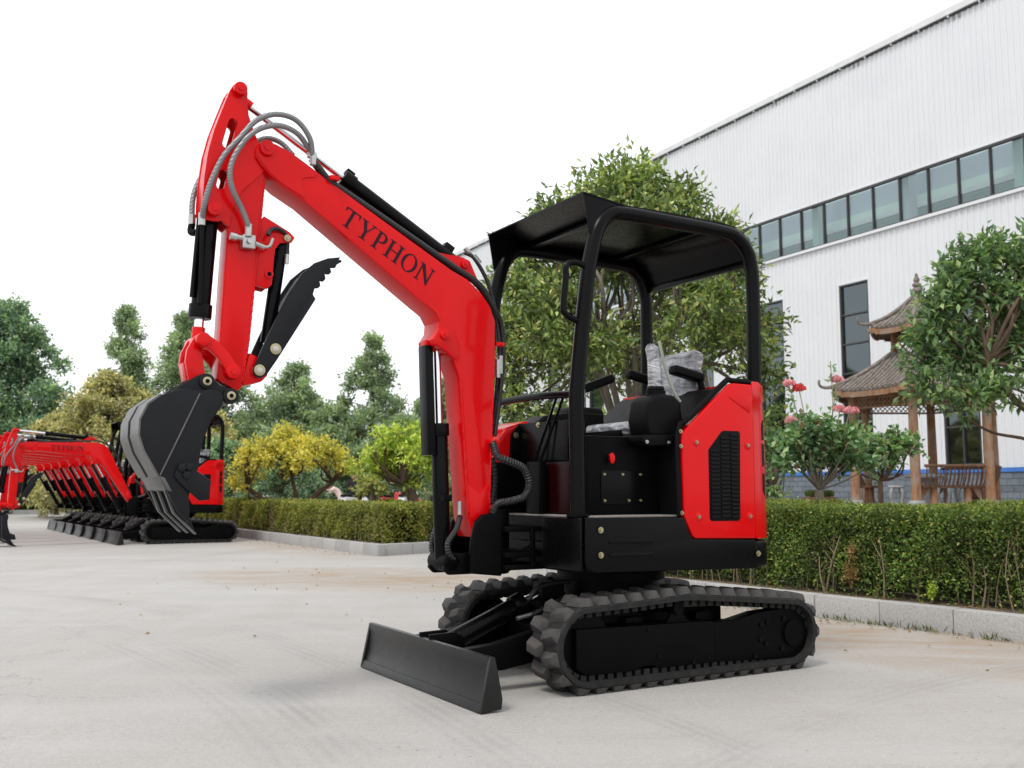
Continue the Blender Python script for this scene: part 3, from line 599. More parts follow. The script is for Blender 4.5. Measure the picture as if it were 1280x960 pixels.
    LT = P3(Gs, LINKT) if not row else P3(Gs, (LINKT[0]+.05, LINKT[1]-.13))
    b1, r1 = MB(), MB(); hyd(b1, r1, kt, LT, .044, .022, .80 if not row else .70)
    kc = b1.build('bucket_cylinder', 'black_gloss', root, bevel=.003); r1.build('rod', 'chrome', kc)
    u3 = (LT-kt).normalized(); MB().cyl(LT-u3*.07, LT, .030, 16).build('rod_eye', 'red_paint', kc)
    MB().cyl(kt+u3*.04+Vector((.05,.03,0)), kt+u3*.42+Vector((.05,.03,0)), .012, 10).build('pipe', 'black_gloss', kc)
    # links
    def orient(p0, p1, q0, q1):          # rigid move taking p0->q0 with p0p1 along q0q1
        a0 = math.atan2(p1[1]-p0[1], p1[0]-p0[0]); a1 = math.atan2(q1.z-q0.z, q1.x-q0.x)
        return rotY(-(a1-a0), (q0.x, q0.z), p0)
    LS = P3(Gs, LINKS); LB = P3(Gk, LINKB)
    Ga = orient(LINKS, LINKT, LS, LT); Gh = orient(LINKB, LINKT, LB, LT)
    for yy in (.09, -.115): 
        la = put(MB().prism(LINKA, yy, yy+.025).build('side_link', 'red_paint', root, bevel=.005), Ga)
    pn = put(MB().pin(LINKT[0], LINKT[1], -.13, .13, .032).build('link_pin', 'red_paint', root, bevel=.004), Ga)
    put(MB().prism(LINKH, .045, .075).prism(LINKH, -.075, -.045).prism([(LINKH[7][0]+.004,LINKH[7][1]),(LINKH[6][0]+.004,LINKH[6][1]),(LINKH[6][0]-.02,LINKH[6][1]),(LINKH[7][0]-.02,LINKH[7][1])], -.045, .045).build('bucket_link', 'red_paint', root, bevel=.005), Gh)
    # ---------------- thumb
    th = put(MB().prism(THUMB, .078, .096).build('thumb', 'bucket_black', root, bevel=.003), Gs)
    MB().prism(THUMB, -.078, -.096).build('thumb_plate', 'bucket_black', th, bevel=.003)
    tb = [THUMB[i] for i in (1, 2, 3, 4, 5, 6)]
    MB().sheet([[(x-.012, -.076, z-.008) for x, z in tb], [(x-.012, .076, z-.008) for x, z in tb]]).build('thumb_back', 'bucket_black', th, solid=.012)
    for p in (THP, THM): MB().pin(p[0], p[1], -.102, .102, .028, 22).build('pin', 'zinc', th, bevel=.005); MB().pin(p[0], p[1], -.1035, .1035, .014, 16).build('pin_centre', 'fitting', th, bevel=.002)
    b1, r1 = MB(), MB(); hyd(b1, r1, (THC[0]+.01,0,THC[1]), (THM[0]+.02,0,THM[1]), .032, .016, .93, False)
    tc = put(b1.build('thumb_cylinder', 'black_gloss', root, bevel=.003), Gs); r1.build('rod', 'chrome', tc)
    MB().tube([(2.034,0.035,2.161),(2.037,0.035,2.113)], .011, 10).build('hose_end', 'fitting', tc)
    # ---------------- bucket
    bu = put(MB().prism(BSIDE, .208, .224).build('bucket', 'bucket_black', root, bevel=.003), Gk)
    MB().prism(BSIDE, -.208, -.224).build('side_plate', 'bucket_black', bu, bevel=.003)
    MB().sheet([[(x, -.216, z) for x, z in BSHELL], [(x, .216, z) for x, z in BSHELL]]).build('shell', 'bucket_black', bu, solid=.012, smooth=60)
    sh = BSHELL[2:]
    off = []
    for i, (x, z) in enumerate(sh):
        a = sh[max(0,i-1)]; b = sh[min(len(sh)-1,i+1)]; tx, tz = b[0]-a[0], b[1]-a[1]; l = math.hypot(tx, tz); off.append((x+(-tz)/l*.008*-1*-1, z+tx/l*.008))
    off2 = [(2*x-a, 2*z-b) for (x, z), (a, b) in zip(sh, off)]
    cen = (BPIN[0], BPIN[1]-.25)
    outw = [max(((a, b), (c, d)), key=lambda q: math.hypot(q[0]-cen[0], q[1]-cen[1])) for (a, b), (c, d) in zip(off, off2)]
    for yy0, yy1 in ((.03,.222),(-.222,-.03)):
        MB().sheet([[(x, yy0, z) for x, z in outw], [(x, yy1, z) for x, z in outw]]).build('wear_strip', 'bare_steel', bu, solid=.008, smooth=60)
    MB().prism(BLIP+[(x-.022, z-.006) for x, z in BLIP[::-1]], -.2255, .2255).build('lip_plate', 'bare_steel', bu, bevel=.002)
    for yy in (.15, 0, -.15):
        to = MB().prism(TOOTH, yy-.030, yy+.030).build('tooth', 'bucket_black', bu, bevel=.004)
        fe = TOOTH[:3]; MB().prism([(x+.005, z-.001) for x, z in fe]+[(x-.004, z+.001) for x, z in fe[::-1]], yy+.016, yy+.031).build('worn_edge', 'bare_steel', to)
    for yy in (.075, -.09): MB().prism(BEAR, yy, yy+.016).build('bucket_ear', 'bucket_black', bu, bevel=.003)
    for p in (LINKB, BPIN):
        MB().pin(p[0], p[1], -.105, .105, .036, 24).build('pin_boss', 'bucket_black', bu, bevel=.004); MB().pin(p[0], p[1], -.112, .112, .021, 20).build('pin', 'zinc', bu, bevel=.003); MB().pin(p[0], p[1], -.1135, .1135, .010, 16).build('pin_centre', 'black_paint', bu)
    for sy in (1, -1):
        cu_ = MB().prism(BCUT, .224*sy, .242*sy).build('side_cutter', 'bucket_black', bu, bevel=.003)
        for (x, z) in [(2.552,1.101),(2.518,1.105),(2.53,1.07)]: MB().cyl((x,.24*sy,z), (x,.262*sy,z), .019, 6).build('bolt', 'bucket_black', cu_, bevel=.003, smooth=30)
    sm = [(2.478,1.434),(2.636,1.069)]
    MB().tube([(sm[0][0],.225,sm[0][1]),(sm[1][0],.225,sm[1][1])], .004, 8).build('weld_seam', 'bare_steel', bu)
    # ---------------- hoses
    def hose(pts, r, mat='hose_black', sm_=6, w=None):     # w: 0 follows the boom, 1 the stick
        pts = [Vector(p) for p in pts]
        if row:
            n_ = len(pts); w_ = w if w is not None else [k/(n_-1) for k in range(n_)]
            pts = [(Gb @ p)*(1-k)+(Gs @ p)*k for p, k in zip(pts, w_)]
        return MB().tube(pts, r, 10, sm_).build('hose', mat, root, smooth=60)
    def blend(n, k): return [min(1, max(0, (i-k)/(n-1-2*k))) for i in range(n)]
    h1 = hose([(1.933,0.09,2.655),(1.962,0.12,2.743),(2.037,0.13,2.816),(2.141,0.14,2.821),(2.237,0.14,2.77),(2.312,0.14,2.672),(2.382,0.13,2.573),(2.431,0.12,2.451),(2.456,0.1,2.337),(2.455,0.06,2.27)], .0135, 'hose_grey', w=blend(10, 2))
    h2 = hose([(1.939,0.08,2.682),(2.02,0.12,2.749),(2.119,0.14,2.768),(2.22,0.15,2.73),(2.295,0.15,2.653),(2.345,0.15,2.554),(2.356,0.15,2.474),(2.334,0.14,2.403),(2.289,0.12,2.337),(2.253,0.11,2.263),(2.245,0.1,2.223)], .0135, 'hose_grey', w=blend(11, 2))
    h3 = hose([(1.99,-0.05,2.699),(2.041,-0.08,2.762),(2.108,-0.09,2.778),(2.177,-0.09,2.744),(2.248,-0.09,2.682)], .0135, 'hose_grey')
    h4 = hose([(2.414,-0.1,2.554),(2.446,-0.1,2.489),(2.469,-0.09,2.403),(2.474,-0.07,2.294)], .0135, 'hose_grey', w=[1]*4)
    if not row:
        for h_, a, b in ((h1,(253,262,.098),(252.5,276,.06)),(h2,(309,279,.112),(311,291,.10)),(h4,(240.5,262,-.08),(240,278,-.07)),(h1,(386,178,.11),(393,202,.09)),(h2,(382,181,.1),(391,199,.08))):
            pass
        for q in [(2.456,0.06,2.274),(2.248,0.104,2.238),(2.474,-0.07,2.294),(1.931,0.09,2.647),(1.941,0.08,2.686)]:
            MB().cyl(Vector(q)+Vector((0,0,.03)), Vector(q)-Vector((0,0,.03)), .0175, 10).build('hose_fitting', 'fitting', h1)
        MB().tube([(2.473,-0.07,2.279),(2.478,-0.06,2.236),(2.461,-0.02,2.226)], .017, 10, 3).build('elbow', 'black_paint', h4)
        MB().tube([(2.455,0.06,2.266),(2.453,0.055,2.237),(2.451,0.05,1.871)], .012, 10, 2).build('feed_pipe', 'black_gloss', h1)
    wz = lambda n: [0]*n
    bh = [(1.933,0.09,2.651),(1.895,0.09,2.608),(1.837,0.085,2.553),(1.762,0.08,2.517),(1.45,0.08,2.36),(1.14,0.08,2.201),(0.97,0.075,2.115),(0.877,0.06,2.003),(0.808,0.03,1.907),(0.792,0.02,1.721),(0.823,0.03,1.497),(0.864,0.05,1.298)]
    hose(bh, .014, w=wz(12))
    hose([(x-.0, y-.035, z+.006) for x, y, z in bh], .014, w=wz(12))
    hose([(1.025,0.0,2.301),(0.981,0.02,2.276),(0.91,0.02,2.181),(0.864,0.02,2.073),(0.833,0.02,1.933),(0.818,0.02,1.764),(0.826,0.0,1.499)], .011, w=wz(7))
    if not row:
        for q in [(1.824,0.085,2.563),(0.845,0.05,1.798),(0.896,0.08,1.265)]: MB().box(q, (.05,.07,.022)).build('hose_clamp', 'red_paint', boom, bevel=.003)
        for q in [(0.813,0.02,1.693),(0.834,0.03,1.669)]: MB().cyl(Vector(q)+Vector((0,0,.05)), Vector(q)-Vector((0,0,.05)), .017, 10).build('hose_fitting', 'fitting', boom)
        for q in [(1.005,0.0,2.308),(0.961,0.02,2.269)]: MB().cyl(Vector(q)+Vector((.02,0,.02)), Vector(q)-Vector((.02,0,.02)), .014, 10).build('hose_fitting', 'fitting', boom)
    # corrugated hoses at the boom foot
    def corrugated(pts, r, parent):
        P = catmull(pts, 22); n_ = len(P); rr = [r*(1.0 if k % 4 < 2 else .84) for k in range(n_)]
        mb = MB(); mb.tube(P, rr, 10, 1); return mb.build('corrugated_hose', 'hose_black', parent, smooth=25)
    if not row:
        corrugated([(0.903,0.1,1.26),(0.896,0.14,1.186),(0.819,0.16,1.153),(0.744,0.16,1.12),(0.709,0.16,1.043),(0.739,0.16,0.974),(0.819,0.16,0.949),(0.895,0.14,0.933),(0.913,0.12,0.882)], .021, root)
        corrugated([(0.844,-0.02,1.183),(0.829,-0.02,1.061),(0.855,0,0.931)], .025, root)
        corrugated([(1.149,-0.05,0.839),(1.171,-0.07,0.755),(1.176,-0.06,0.68),(1.124,-0.02,0.639)], .016, root)
        corrugated([(1.072,0.05,0.866),(1.116,0.09,0.801),(1.168,0.1,0.729),(1.139,0.09,0.658),(1.023,0.05,0.631)], .016, root)
        corrugated([(0.842,0.1,0.636),(0.734,0.06,0.656),(0.607,0.02,0.693)], .022, root)
        for q in [(1.15,-0.05,0.915),(1.08,0.06,0.912)]: MB().cyl(Vector(q)+Vector((0,0,.035)), Vector(q)-Vector((0,0,.035)), .014, 10).build('hose_fitting', 'fitting', bc)
    else:
        MB().tube([(.93,.10,1.22),(.80,.16,1.1),(.72,.16,.95),(.85,.12,.88)], .022, 8, 5).build('corrugated_hose', 'hose_black', root)
    return root

FWD = R(180+30.7)
main = build_excavator('mini_excavator')
main.location = (.622, 5.905, 0); main.rotation_euler = (0, 0, FWD)
tag(main, 'large red and black mini excavator with raised boom in the foreground', 'excavator')

# ------------------------------------------------------------------ setting materials
def leafmat(name, stops, clump=.35, scale=2.2, trans=.36, rough=.5, spec=.35):
    t = NT(name); g = t.new('NewGeometry')
    c = t.ramp(g.outputs['Random Per Island'], stops)
    n = t.noise(g.outputs['Position'], scale, 3, .5)
    c = t.mix(1.0, c, t.ramp(n, [(.32, (1-clump,)*3), (.68, (1+clump*.6, 1+clump*.5, 1+clump*.2))]), 'MULTIPLY')
    t.set(Base_Color=c, Roughness=rough, Specular_IOR_Level=spec)
    tr = t.new('BsdfTranslucent'); t.link(t.mix(1.0, c, (1.3,1.35,.7), 'MULTIPLY'), tr.inputs['Color'])
    mx = t.new('MixShader'); mx.inputs[0].default_value = trans
    t.link(t.b.outputs[0], mx.inputs[1]); t.link(tr.outputs[0], mx.inputs[2]); t.link(mx.outputs[0], t.out.inputs['Surface'])
    M[name] = t.m
leafmat('leaf_osmanthus', [(0, (0.078, 0.126, 0.047)), (0.45, (0.18, 0.27, 0.09)), (0.8, (0.353, 0.465, 0.164)), (0.95, (0.54, 0.624, 0.234)), (1, (0.51, 0.422, 0.172))], clump=.5, scale=1.6, trans=.25, rough=.42)
leafmat('leaf_glossy', [(0, (0.09, 0.171, 0.092)), (0.55, (0.182, 0.303, 0.15)), (0.9, (0.337, 0.497, 0.224)), (1, (0.555, 0.669, 0.336))], rough=.38)
leafmat('leaf_rose', [(0, (0.083, 0.176, 0.086)), (0.6, (0.184, 0.333, 0.159)), (0.92, (0.434, 0.601, 0.328)), (1, (0.314, 0.13, 0.133))], rough=.45)
leafmat('leaf_yellow', [(0, (0.33, 0.385, 0.099)), (0.3, (0.6, 0.589, 0.132)), (0.75, (0.84, 0.749, 0.154)), (1, (0.84, 0.621, 0.132))], clump=.22, trans=.35)
leafmat('leaf_bright', [(0, (0.174, 0.291, 0.058)), (0.5, (0.396, 0.557, 0.098)), (0.85, (0.697, 0.79, 0.163)), (1, (0.85, 0.836, 0.195))], clump=.35)
leafmat('leaf_pale', [(0, (0.169, 0.234, 0.065)), (0.5, (0.351, 0.403, 0.13)), (1, (0.624, 0.598, 0.26))], clump=.25)
leafmat('leaf_dark', [(0, (0.106, 0.195, 0.155)), (0.55, (0.215, 0.346, 0.249)), (0.9, (0.378, 0.54, 0.34)), (1, (0.589, 0.706, 0.421))], clump=.4, scale=.6)
leafmat('leaf_far_haze', [(0, (0.207, 0.306, 0.222)), (0.55, (0.342, 0.452, 0.316)), (1, (0.546, 0.65, 0.419))], clump=.35, scale=.6)  # paler and greyer: distance haze painted into the leaf colour
leafmat('leaf_olive', [(0, (0.229, 0.261, 0.131)), (0.5, (0.471, 0.471, 0.242)), (0.9, (0.75, 0.686, 0.409)), (1, (0.85, 0.696, 0.472))], clump=.45, scale=.9)
leafmat('leaf_hedge', [(0, (0.062, 0.114, 0.036)), (0.5, (0.135, 0.229, 0.061)), (0.88, (0.26, 0.375, 0.105)), (0.97, (0.458, 0.499, 0.152)), (1, (0.624, 0.458, 0.241))], clump=.45, scale=4)
leafmat('leaf_hedge_top', [(0,(.10,.15,.035)),(.5,(.19,.255,.055)),(.9,(.30,.35,.09)),(1,(.40,.34,.12))], clump=.3, scale=3)  # lighter, yellower green for the hedge top
leafmat('leaf_hedge_olive', [(0, (0.119, 0.155, 0.033)), (0.5, (0.237, 0.281, 0.061)), (0.88, (0.382, 0.391, 0.107)), (1, (0.581, 0.436, 0.166))], clump=.35, scale=2.5)
leafmat('leaf_dry', [(0,(.20,.12,.05)),(.5,(.36,.24,.10)),(1,(.50,.38,.20))], clump=.2)
leafmat('leaf_grass', [(0,(.06,.10,.02)),(.6,(.13,.18,.04)),(1,(.30,.27,.12))])
leafmat('petal_pink', [(0, (0.723, 0.249, 0.332)), (0.6, (0.85, 0.403, 0.494)), (1, (0.85, 0.633, 0.687))], clump=.1, trans=.3)
leafmat('petal_red', [(0,(.62,.05,.06)),(1,(.78,.13,.12))], clump=.1, trans=.25)
def bark(name, a, b, sc=9):
    t = NT(name); o = t.obj(); n = t.noise(t.mapv(o, (1,1,.22)), sc, 8, .7)
    t.set(Base_Color=t.ramp(n, [(.3,a),(.7,b)]), Roughness=.9); t.bump(n, .8, .03); M[name] = t.m
bark('bark_grey', (.095,.080,.062), (.24,.205,.165))
bark('bark_brown', (.060,.040,.026), (.17,.115,.075))
bark('twig_tan', (.14,.105,.065), (.33,.26,.17), 14)

# concrete yard
t = NT('yard_concrete'); p = t.pos()
n1 = t.noise(p, .28, 6, .6); n2 = t.noise(t.mapv(p, (1.0,.35,1), (0,0,R(28))), 1.3, 8, .68, .6); n3 = t.noise(p, 28, 6, .7)
c = t.ramp(n1, [(.3,(.350,.338,.322)),(.7,(.425,.412,.395))])
c = t.mix(t.math('MULTIPLY', t.ramp(n2, [(.42,(0,0,0)),(.72,(1,1,1))]), .40), c, (.33,.30,.272))
c = t.mix(t.math('MULTIPLY', t.ramp(n3, [(.35,(1,1,1)),(.6,(0,0,0))]), .34), c, (.25,.238,.225))
n5 = t.noise(p, 95, 3, .6); c = t.mix(t.math('MULTIPLY', t.ramp(n5, [(.36,(1,1,1)),(.52,(0,0,0))]), .30), c, (.20,.19,.18)); c = t.mix(t.math('MULTIPLY', t.ramp(n5, [(.58,(0,0,0)),(.70,(1,1,1))]), .30), c, (.58,.565,.545))
n6 = t.noise(t.mapv(p, (1,1,1), (0,0,0), (7,3,0)), 1.9, 9, .75); c = t.mix(t.math('MULTIPLY', t.ramp(n6, [(.60,(0,0,0)),(.74,(1,1,1))]), .20), c, (.28,.275,.27))
# long pale sweeping stains
n4 = t.noise(t.mapv(p, (.25,1.3,1), (0,0,R(-33))), 1.1, 7, .62, .8)
c = t.mix(t.math('MULTIPLY', t.ramp(n4, [(.45,(0,0,0)),(.75,(1,1,1))]), .35), c, (.475,.462,.448))
def tyre(c, cx, cy, r, w, amt, seed):
    d = t.new('VectorMath', operation='DISTANCE'); fl = t.new('VectorMath', operation='MULTIPLY'); fl.inputs[1].default_value = (1,1,0)
    t.link(p, fl.inputs[0]); t.link(fl.outputs[0], d.inputs[0]); d.inputs[1].default_value = (cx,cy,0)
    wob = t.math('MULTIPLY', t.math('SUBTRACT', t.noise(p, .9, 3), .5), .10)
    e = t.math('DIVIDE', t.math('ABSOLUTE', t.math('ADD', t.math('SUBTRACT', d.outputs['Value'], r), wob)), w)
    band = t.math('SUBTRACT', 1.0, e, clamp=True); band = t.math('POWER', band, .6)
    st = t.math('ADD', .6, t.math('MULTIPLY', t.math('SINE', t.math('MULTIPLY', d.outputs['Value'], 95)), .4))
    br = t.ramp(t.noise(t.mapv(p, loc=(seed,0,0)), 1.0, 5, .65), [(.38,(0,0,0)),(.62,(1,1,1))])
    f = t.math('MULTIPLY', t.math('MULTIPLY', band, st, clamp=True), t.math('MULTIPLY', br, amt*.78))
    return t.mix(f, c, (.17,.165,.16))
for a in ((-12.346,-1.154,12.78,.16,.55,1),(-12.346,-1.154,12.50,.10,.35,8),(-13.087,-1.124,14.0,.15,.40,4),(-9.0,.2,10.6,.12,.30,11),(9.0,-2.0,9.2,.16,.42,17),(8.6,-2.2,9.9,.14,.35,21),(-16.0,20.0,12.0,.3,.4,25)):
    c = tyre(c, *a)
# brown dust washed out of the planting beds
def dirt(c, cx, cy, rx, ry, rot, amt, seed):
    v = t.mapv(p, (1/rx,1/ry,0), (0,0,0)); mp = t.new('Mapping', vector_type='TEXTURE', Location=(cx,cy,0), Rotation=(0,0,rot), Scale=(rx,ry,1)); t.link(p, mp.inputs['Vector'])
    ln = t.new('VectorMath', operation='LENGTH'); fl = t.new('VectorMath', operation='MULTIPLY'); fl.inputs[1].default_value = (1,1,0); t.link(mp.outputs[0], fl.inputs[0]); t.link(fl.outputs[0], ln.inputs[0])
    m_ = t.math('SUBTRACT', 1.0, ln.outputs['Value'], clamp=True)
    nn = t.ramp(t.noise(t.mapv(p, (.6,1.6,1), (0,0,rot), (seed,0,0)), 1.6, 8, .7, .5), [(.36,(0,0,0)),(.66,(1,1,1))])
    return t.mix(t.math('MULTIPLY', t.math('MULTIPLY', t.math('POWER', m_, .6), nn), amt, clamp=True), c, (.30,.215,.135))
c = dirt(c, -1.0, 11.6, 3.4, 1.7, R(-20), 1.25, 3)
c = dirt(c, 2.3, 7.4, 1.1, 4.2, R(34.5), 1.1, 9)
c = dirt(c, -4.6, 19.2, 1.2, 6.0, R(31), .7, 15)
vo = t.new('TexVoronoi', Scale=11.0, Randomness=1.0); t.link(p, vo.inputs['Vector'])
gm = t.math('MULTIPLY', t.math('LESS_THAN', vo.outputs['Distance'], .085), t.ramp(t.noise(p, 1.7, 4, .6), [(.45,(0,0,0)),(.6,(1,1,1))])); c = t.mix(t.math('MULTIPLY', gm, .55), c, (.13,.12,.11))
dp = t.new('VectorMath', operation='ADD'); nz = t.new('TexNoise', Scale=1.4, Detail=6.0, Roughness=.65); t.link(p, nz.inputs['Vector']); sc_ = t.new('VectorMath', operation='SCALE'); sc_.inputs['Scale'].default_value = .9; t.link(nz.outputs['Color'], sc_.inputs[0]); t.link(p, dp.inputs[0]); t.link(sc_.outputs[0], dp.inputs[1])
vc = t.new('TexVoronoi', feature='DISTANCE_TO_EDGE', Scale=.30); t.link(dp.outputs[0], vc.inputs['Vector'])
ck = t.math('MULTIPLY', t.math('LESS_THAN', vc.outputs['Distance'], .0011), t.ramp(t.noise(p, .5, 3, .5), [(.50,(0,0,0)),(.60,(1,1,1))])); c = t.mix(t.math('MULTIPLY', ck, .55), c, (.15,.14,.13))
t.set(Base_Color=c, Roughness=t.ramp(n2, [(.3,(.68,.68,.68)),(.7,(.86,.86,.86))]), Specular_IOR_Level=.35)
hb = t.math('ADD', t.math('MULTIPLY', n3, .5), t.noise(p, 120, 3, .6)); t.bump(hb, .35, .006); M['yard_concrete'] = t.m
# granite kerb
t = NT('granite'); o = t.pos(); n = t.noise(o, 85, 3, .6); n2 = t.noise(o, 2.2, 6, .65)
c = t.ramp(n, [(.30,(.27,.275,.275)),(.5,(.375,.375,.37)),(.72,(.46,.455,.45))])
c = t.mix(t.math('MULTIPLY', t.ramp(n2, [(.5,(0,0,0)),(.75,(1,1,1))]), .4), c, (.27,.25,.22))
oi = t.new('ObjectInfo'); c = t.mix(1.0, c, t.ramp(oi.outputs['Random'], [(0,(.88,.88,.88)),(1,(1.08,1.07,1.05))]), 'MULTIPLY')
t.set(Base_Color=c, Roughness=.75); t.bump(n, .2, .002); M['granite'] = t.m
t = NT('soil'); o = t.pos(); n = t.noise(o, 7, 9, .72); t.set(Base_Color=t.ramp(n, [(.3,(.10,.072,.048)),(.7,(.26,.195,.135))]), Roughness=.95); t.bump(n, .9, .05); M['soil'] = t.m
t = NT('garden_turf'); o = t.pos(); n = t.noise(o, 3, 9, .72); t.set(Base_Color=t.ramp(n, [(.3,(.05,.07,.02)),(.6,(.11,.13,.045)),(.8,(.22,.19,.11))]), Roughness=.95); t.bump(n, .9, .05); M['garden_turf'] = t.m
# building
t = NT('white_cladding'); o = t.pos(); n = t.noise(o, .5, 5, .6); n2 = t.noise(t.mapv(o, (1.6,1.6,.06)), 2.0, 6, .7)
c = t.ramp(n, [(.3,(.645,.665,.685)),(.7,(.69,.705,.72))]); c = t.mix(t.math('MULTIPLY', t.ramp(n2, [(.55,(0,0,0)),(.8,(1,1,1))]), .12), c, (.55,.55,.53))
t.set(Base_Color=c, Roughness=.42); M['white_cladding'] = t.m
paint('trim_grey', (.62,.63,.64), .5, 0, .1, 0)
paint('frame_dark', (.045,.043,.045), .45, 0, .2, 0)
paint('blue_trim', (.045,.17,.50), .45, 0, .15, 0)
t = NT('grey_block'); o = t.pos(); oi = t.new('ObjectInfo'); n = t.noise(o, 9, 6, .7)
c = t.mix(1.0, t.ramp(n, [(.3,(.105,.125,.150)),(.7,(.165,.19,.215))]), t.ramp(oi.outputs['Random'], [(0,(.82,.82,.82)),(1,(1.15,1.15,1.15))]), 'MULTIPLY')
t.set(Base_Color=c, Roughness=.8); t.bump(n, .3, .02); M['grey_block'] = t.m
paint('mortar', (.20,.22,.235), .9, 0, .15, 0)
paint('hall_green', (.58,.69,.62), .7, 0, .08, 0, nscale=.4)
paint('hall_grey', (.44,.48,.53), .7, 0, .1, 0, nscale=.4)
t = NT('window_glass'); t.n.remove(t.b); tr = t.new('BsdfTransparent'); tr.inputs['Color'].default_value = (.76,.82,.82,1)
gl = t.new('BsdfGlossy'); gl.inputs['Roughness'].default_value = .03; gl.inputs['Color'].default_value = (.80,.88,.92,1)
fz = t.new('LayerWeight'); mx = t.new('MixShader'); wv = t.math('ADD', t.math('MULTIPLY', t.math('POWER', fz.outputs['Facing'], 3.0), .6), .08, clamp=True)
t.link(wv, mx.inputs[0]); t.link(tr.outputs[0], mx.inputs[1]); t.link(gl.outputs[0], mx.inputs[2]); t.link(mx.outputs[0], t.out.inputs['Surface'])
bp = t.new('Bump', Strength=.05, Distance=.05); t.link(t.noise(t.pos(), .7, 2), bp.inputs['Height']); t.link(bp.outputs[0], gl.inputs['Normal']); M['window_glass'] = t.m
# pavilion
t = NT('old_wood'); o = t.obj(); n = t.noise(t.mapv(o, (1,1,.14)), 14, 8, .72); n2 = t.noise(o, 3, 6, .7)
c = t.ramp(n, [(.25,(.075,.036,.018)),(.5,(.25,.118,.052)),(.75,(.36,.20,.10))]); c = t.mix(t.math('MULTIPLY', t.ramp(n2, [(.42,(0,0,0)),(.66,(1,1,1))]), .75), c, (.27,.225,.185))
t.set(Base_Color=c, Roughness=.8); t.bump(n, .6, .02); M['old_wood'] = t.m
t = NT('dark_wood'); o = t.obj(); n = t.noise(t.mapv(o, (1,1,.14)), 12, 8, .7)
t.set(Base_Color=t.ramp(n, [(.25,(.05,.026,.014)),(.75,(.17,.085,.045))]), Roughness=.85); M['dark_wood'] = t.m
t = NT('weathered_tile'); o = t.obj(); n = t.noise(o, 9, 8, .75)
t.set(Base_Color=t.ramp(n, [(.28,(.060,.048,.041)),(.5,(.175,.150,.130)),(.75,(.33,.30,.27))]), Roughness=.85); t.bump(n, .5, .02); M['weathered_tile'] = t.m
paint('stone_grey', (.27,.28,.285), .8, 0, .25, .2, nscale=8)
paint('pot_brown', (.14,.065,.035), .7, 0, .3, .1, nscale=8)
paint('paving_red', (.30,.20,.165), .8, 0, .3, .1, nscale=4)

# ------------------------------------------------------------------ ground and planting beds
tag(MB().add([(-260,-30,0),(260,-30,0),(260,400,0),(-260,400,0)], [(0,1,2,3)]).build('ground', 'yard_concrete', smooth=0), kind='structure')
KA = Vector((3.38,6.74,0)); KD = Vector((-.566,.824,0)); KN = Vector((.824,.566,0))
RC = KA+KD*5.9                                   # far left corner of the right bed
LC = Vector((-2.07,15.62,0)); LA = Vector((-.518,.855,0)); LB_ = Vector((.666,.746,0))
LAN = Vector((.855,.518,0)); LBN = Vector((-.746,.666,0))
KH = .18
def bed(name, poly, mat, z):
    return tag(MB().add([(v[0], v[1], z) for v in poly], [tuple(range(len(poly)))]).build(name, mat, smooth=0), kind='structure')
p0 = KA-KD*5.5+KN*.12; p1 = RC+KN*.12; p2 = RC+KN*26
bed('garden_bed', [p0, p0+KN*40, p2+KD*10, p2, p1], 'soil', .150)
q0 = LC+LA*.1+LB_*.12; bed('garden_bed', [q0, q0+LB_*16, q0+LB_*16+LA*16, q0+LA*15], 'soil', .150)
def kerb(name, label, start, d, length, inward, flip=False):
    root = empty(name, tuple(start), math.atan2(d.y, d.x)); tag(root, label, 'kerb')
    s = inward.dot(Vector((-d.y, d.x, 0))); sg = 1 if s > 0 else -1
    L_ = .60; me = MB().span((.003, 0, -.05), (L_-.003, .13*sg, KH)).mesh('kerb_stone', 'granite', bevel=.010, seg=2)
    n = int(length/L_)
    for i in range(n):
        o = obj('kerb_stone', me, root); o.location = (i*L_, random.uniform(-.004,.004), random.uniform(-.004,.003)); o.rotation_euler = (0, 0, random.uniform(-.004,.004))
    return root
kerb('kerb', 'pale granite kerb of the right bed running past the excavator tracks', KA-KD*5.5, KD, 11.5, KN)
kerb('kerb', 'granite kerb closing the far end of the right bed behind the boom foot', RC+KD*.10+KN*.14, KN, 8.0, -KD)
kerb('kerb', 'granite kerb of the left bed running back towards the parked row', LC, LA, 14.0, LAN)
kerb('kerb', 'short granite kerb turning away beside the boom cylinder', LC+LB_*.14, LB_, 7.0, LBN)

# ------------------------------------------------------------------ foliage
def unit(a): return a/np.maximum(1e-9, np.linalg.norm(a, axis=1, keepdims=True))
def leaf_mesh(name, pos, d, nrm, ln, wd, mat, fold=.18):
    n = len(pos); d = unit(d); s = unit(np.cross(d, nrm)); nn = np.cross(s, d)
    ln = np.broadcast_to(ln, (n,)).reshape(n, 1); wd = np.broadcast_to(wd, (n,)).reshape(n, 1)
    base = pos; tip = pos+d*ln-nn*ln*.12; mid = pos+d*ln*.48
    l_ = mid+s*wd*.5+nn*wd*fold; r_ = mid-s*wd*.5+nn*wd*fold
    V = np.stack([base, r_, tip, l_], 1).reshape(-1, 3).astype(np.float32)
    k = (np.arange(n)*4)[:, None]
    T = np.concatenate([k+np.array([[0,1,2]]), k+np.array([[0,2,3]])], 1).reshape(-1).astype(np.int32)
    me = bpy.data.meshes.new(name); me.vertices.add(4*n); me.vertices.foreach_set('co', V.ravel())
    me.loops.add(6*n); me.loops.foreach_set('vertex_index', T)
    me.polygons.add(2*n); me.polygons.foreach_set('loop_start', np.arange(0, 6*n, 3, dtype=np.int32)); me.polygons.foreach_set('loop_total', np.full(2*n, 3, dtype=np.int32))
    me.update(calc_edges=True); me.materials.append(M[mat])
    return me
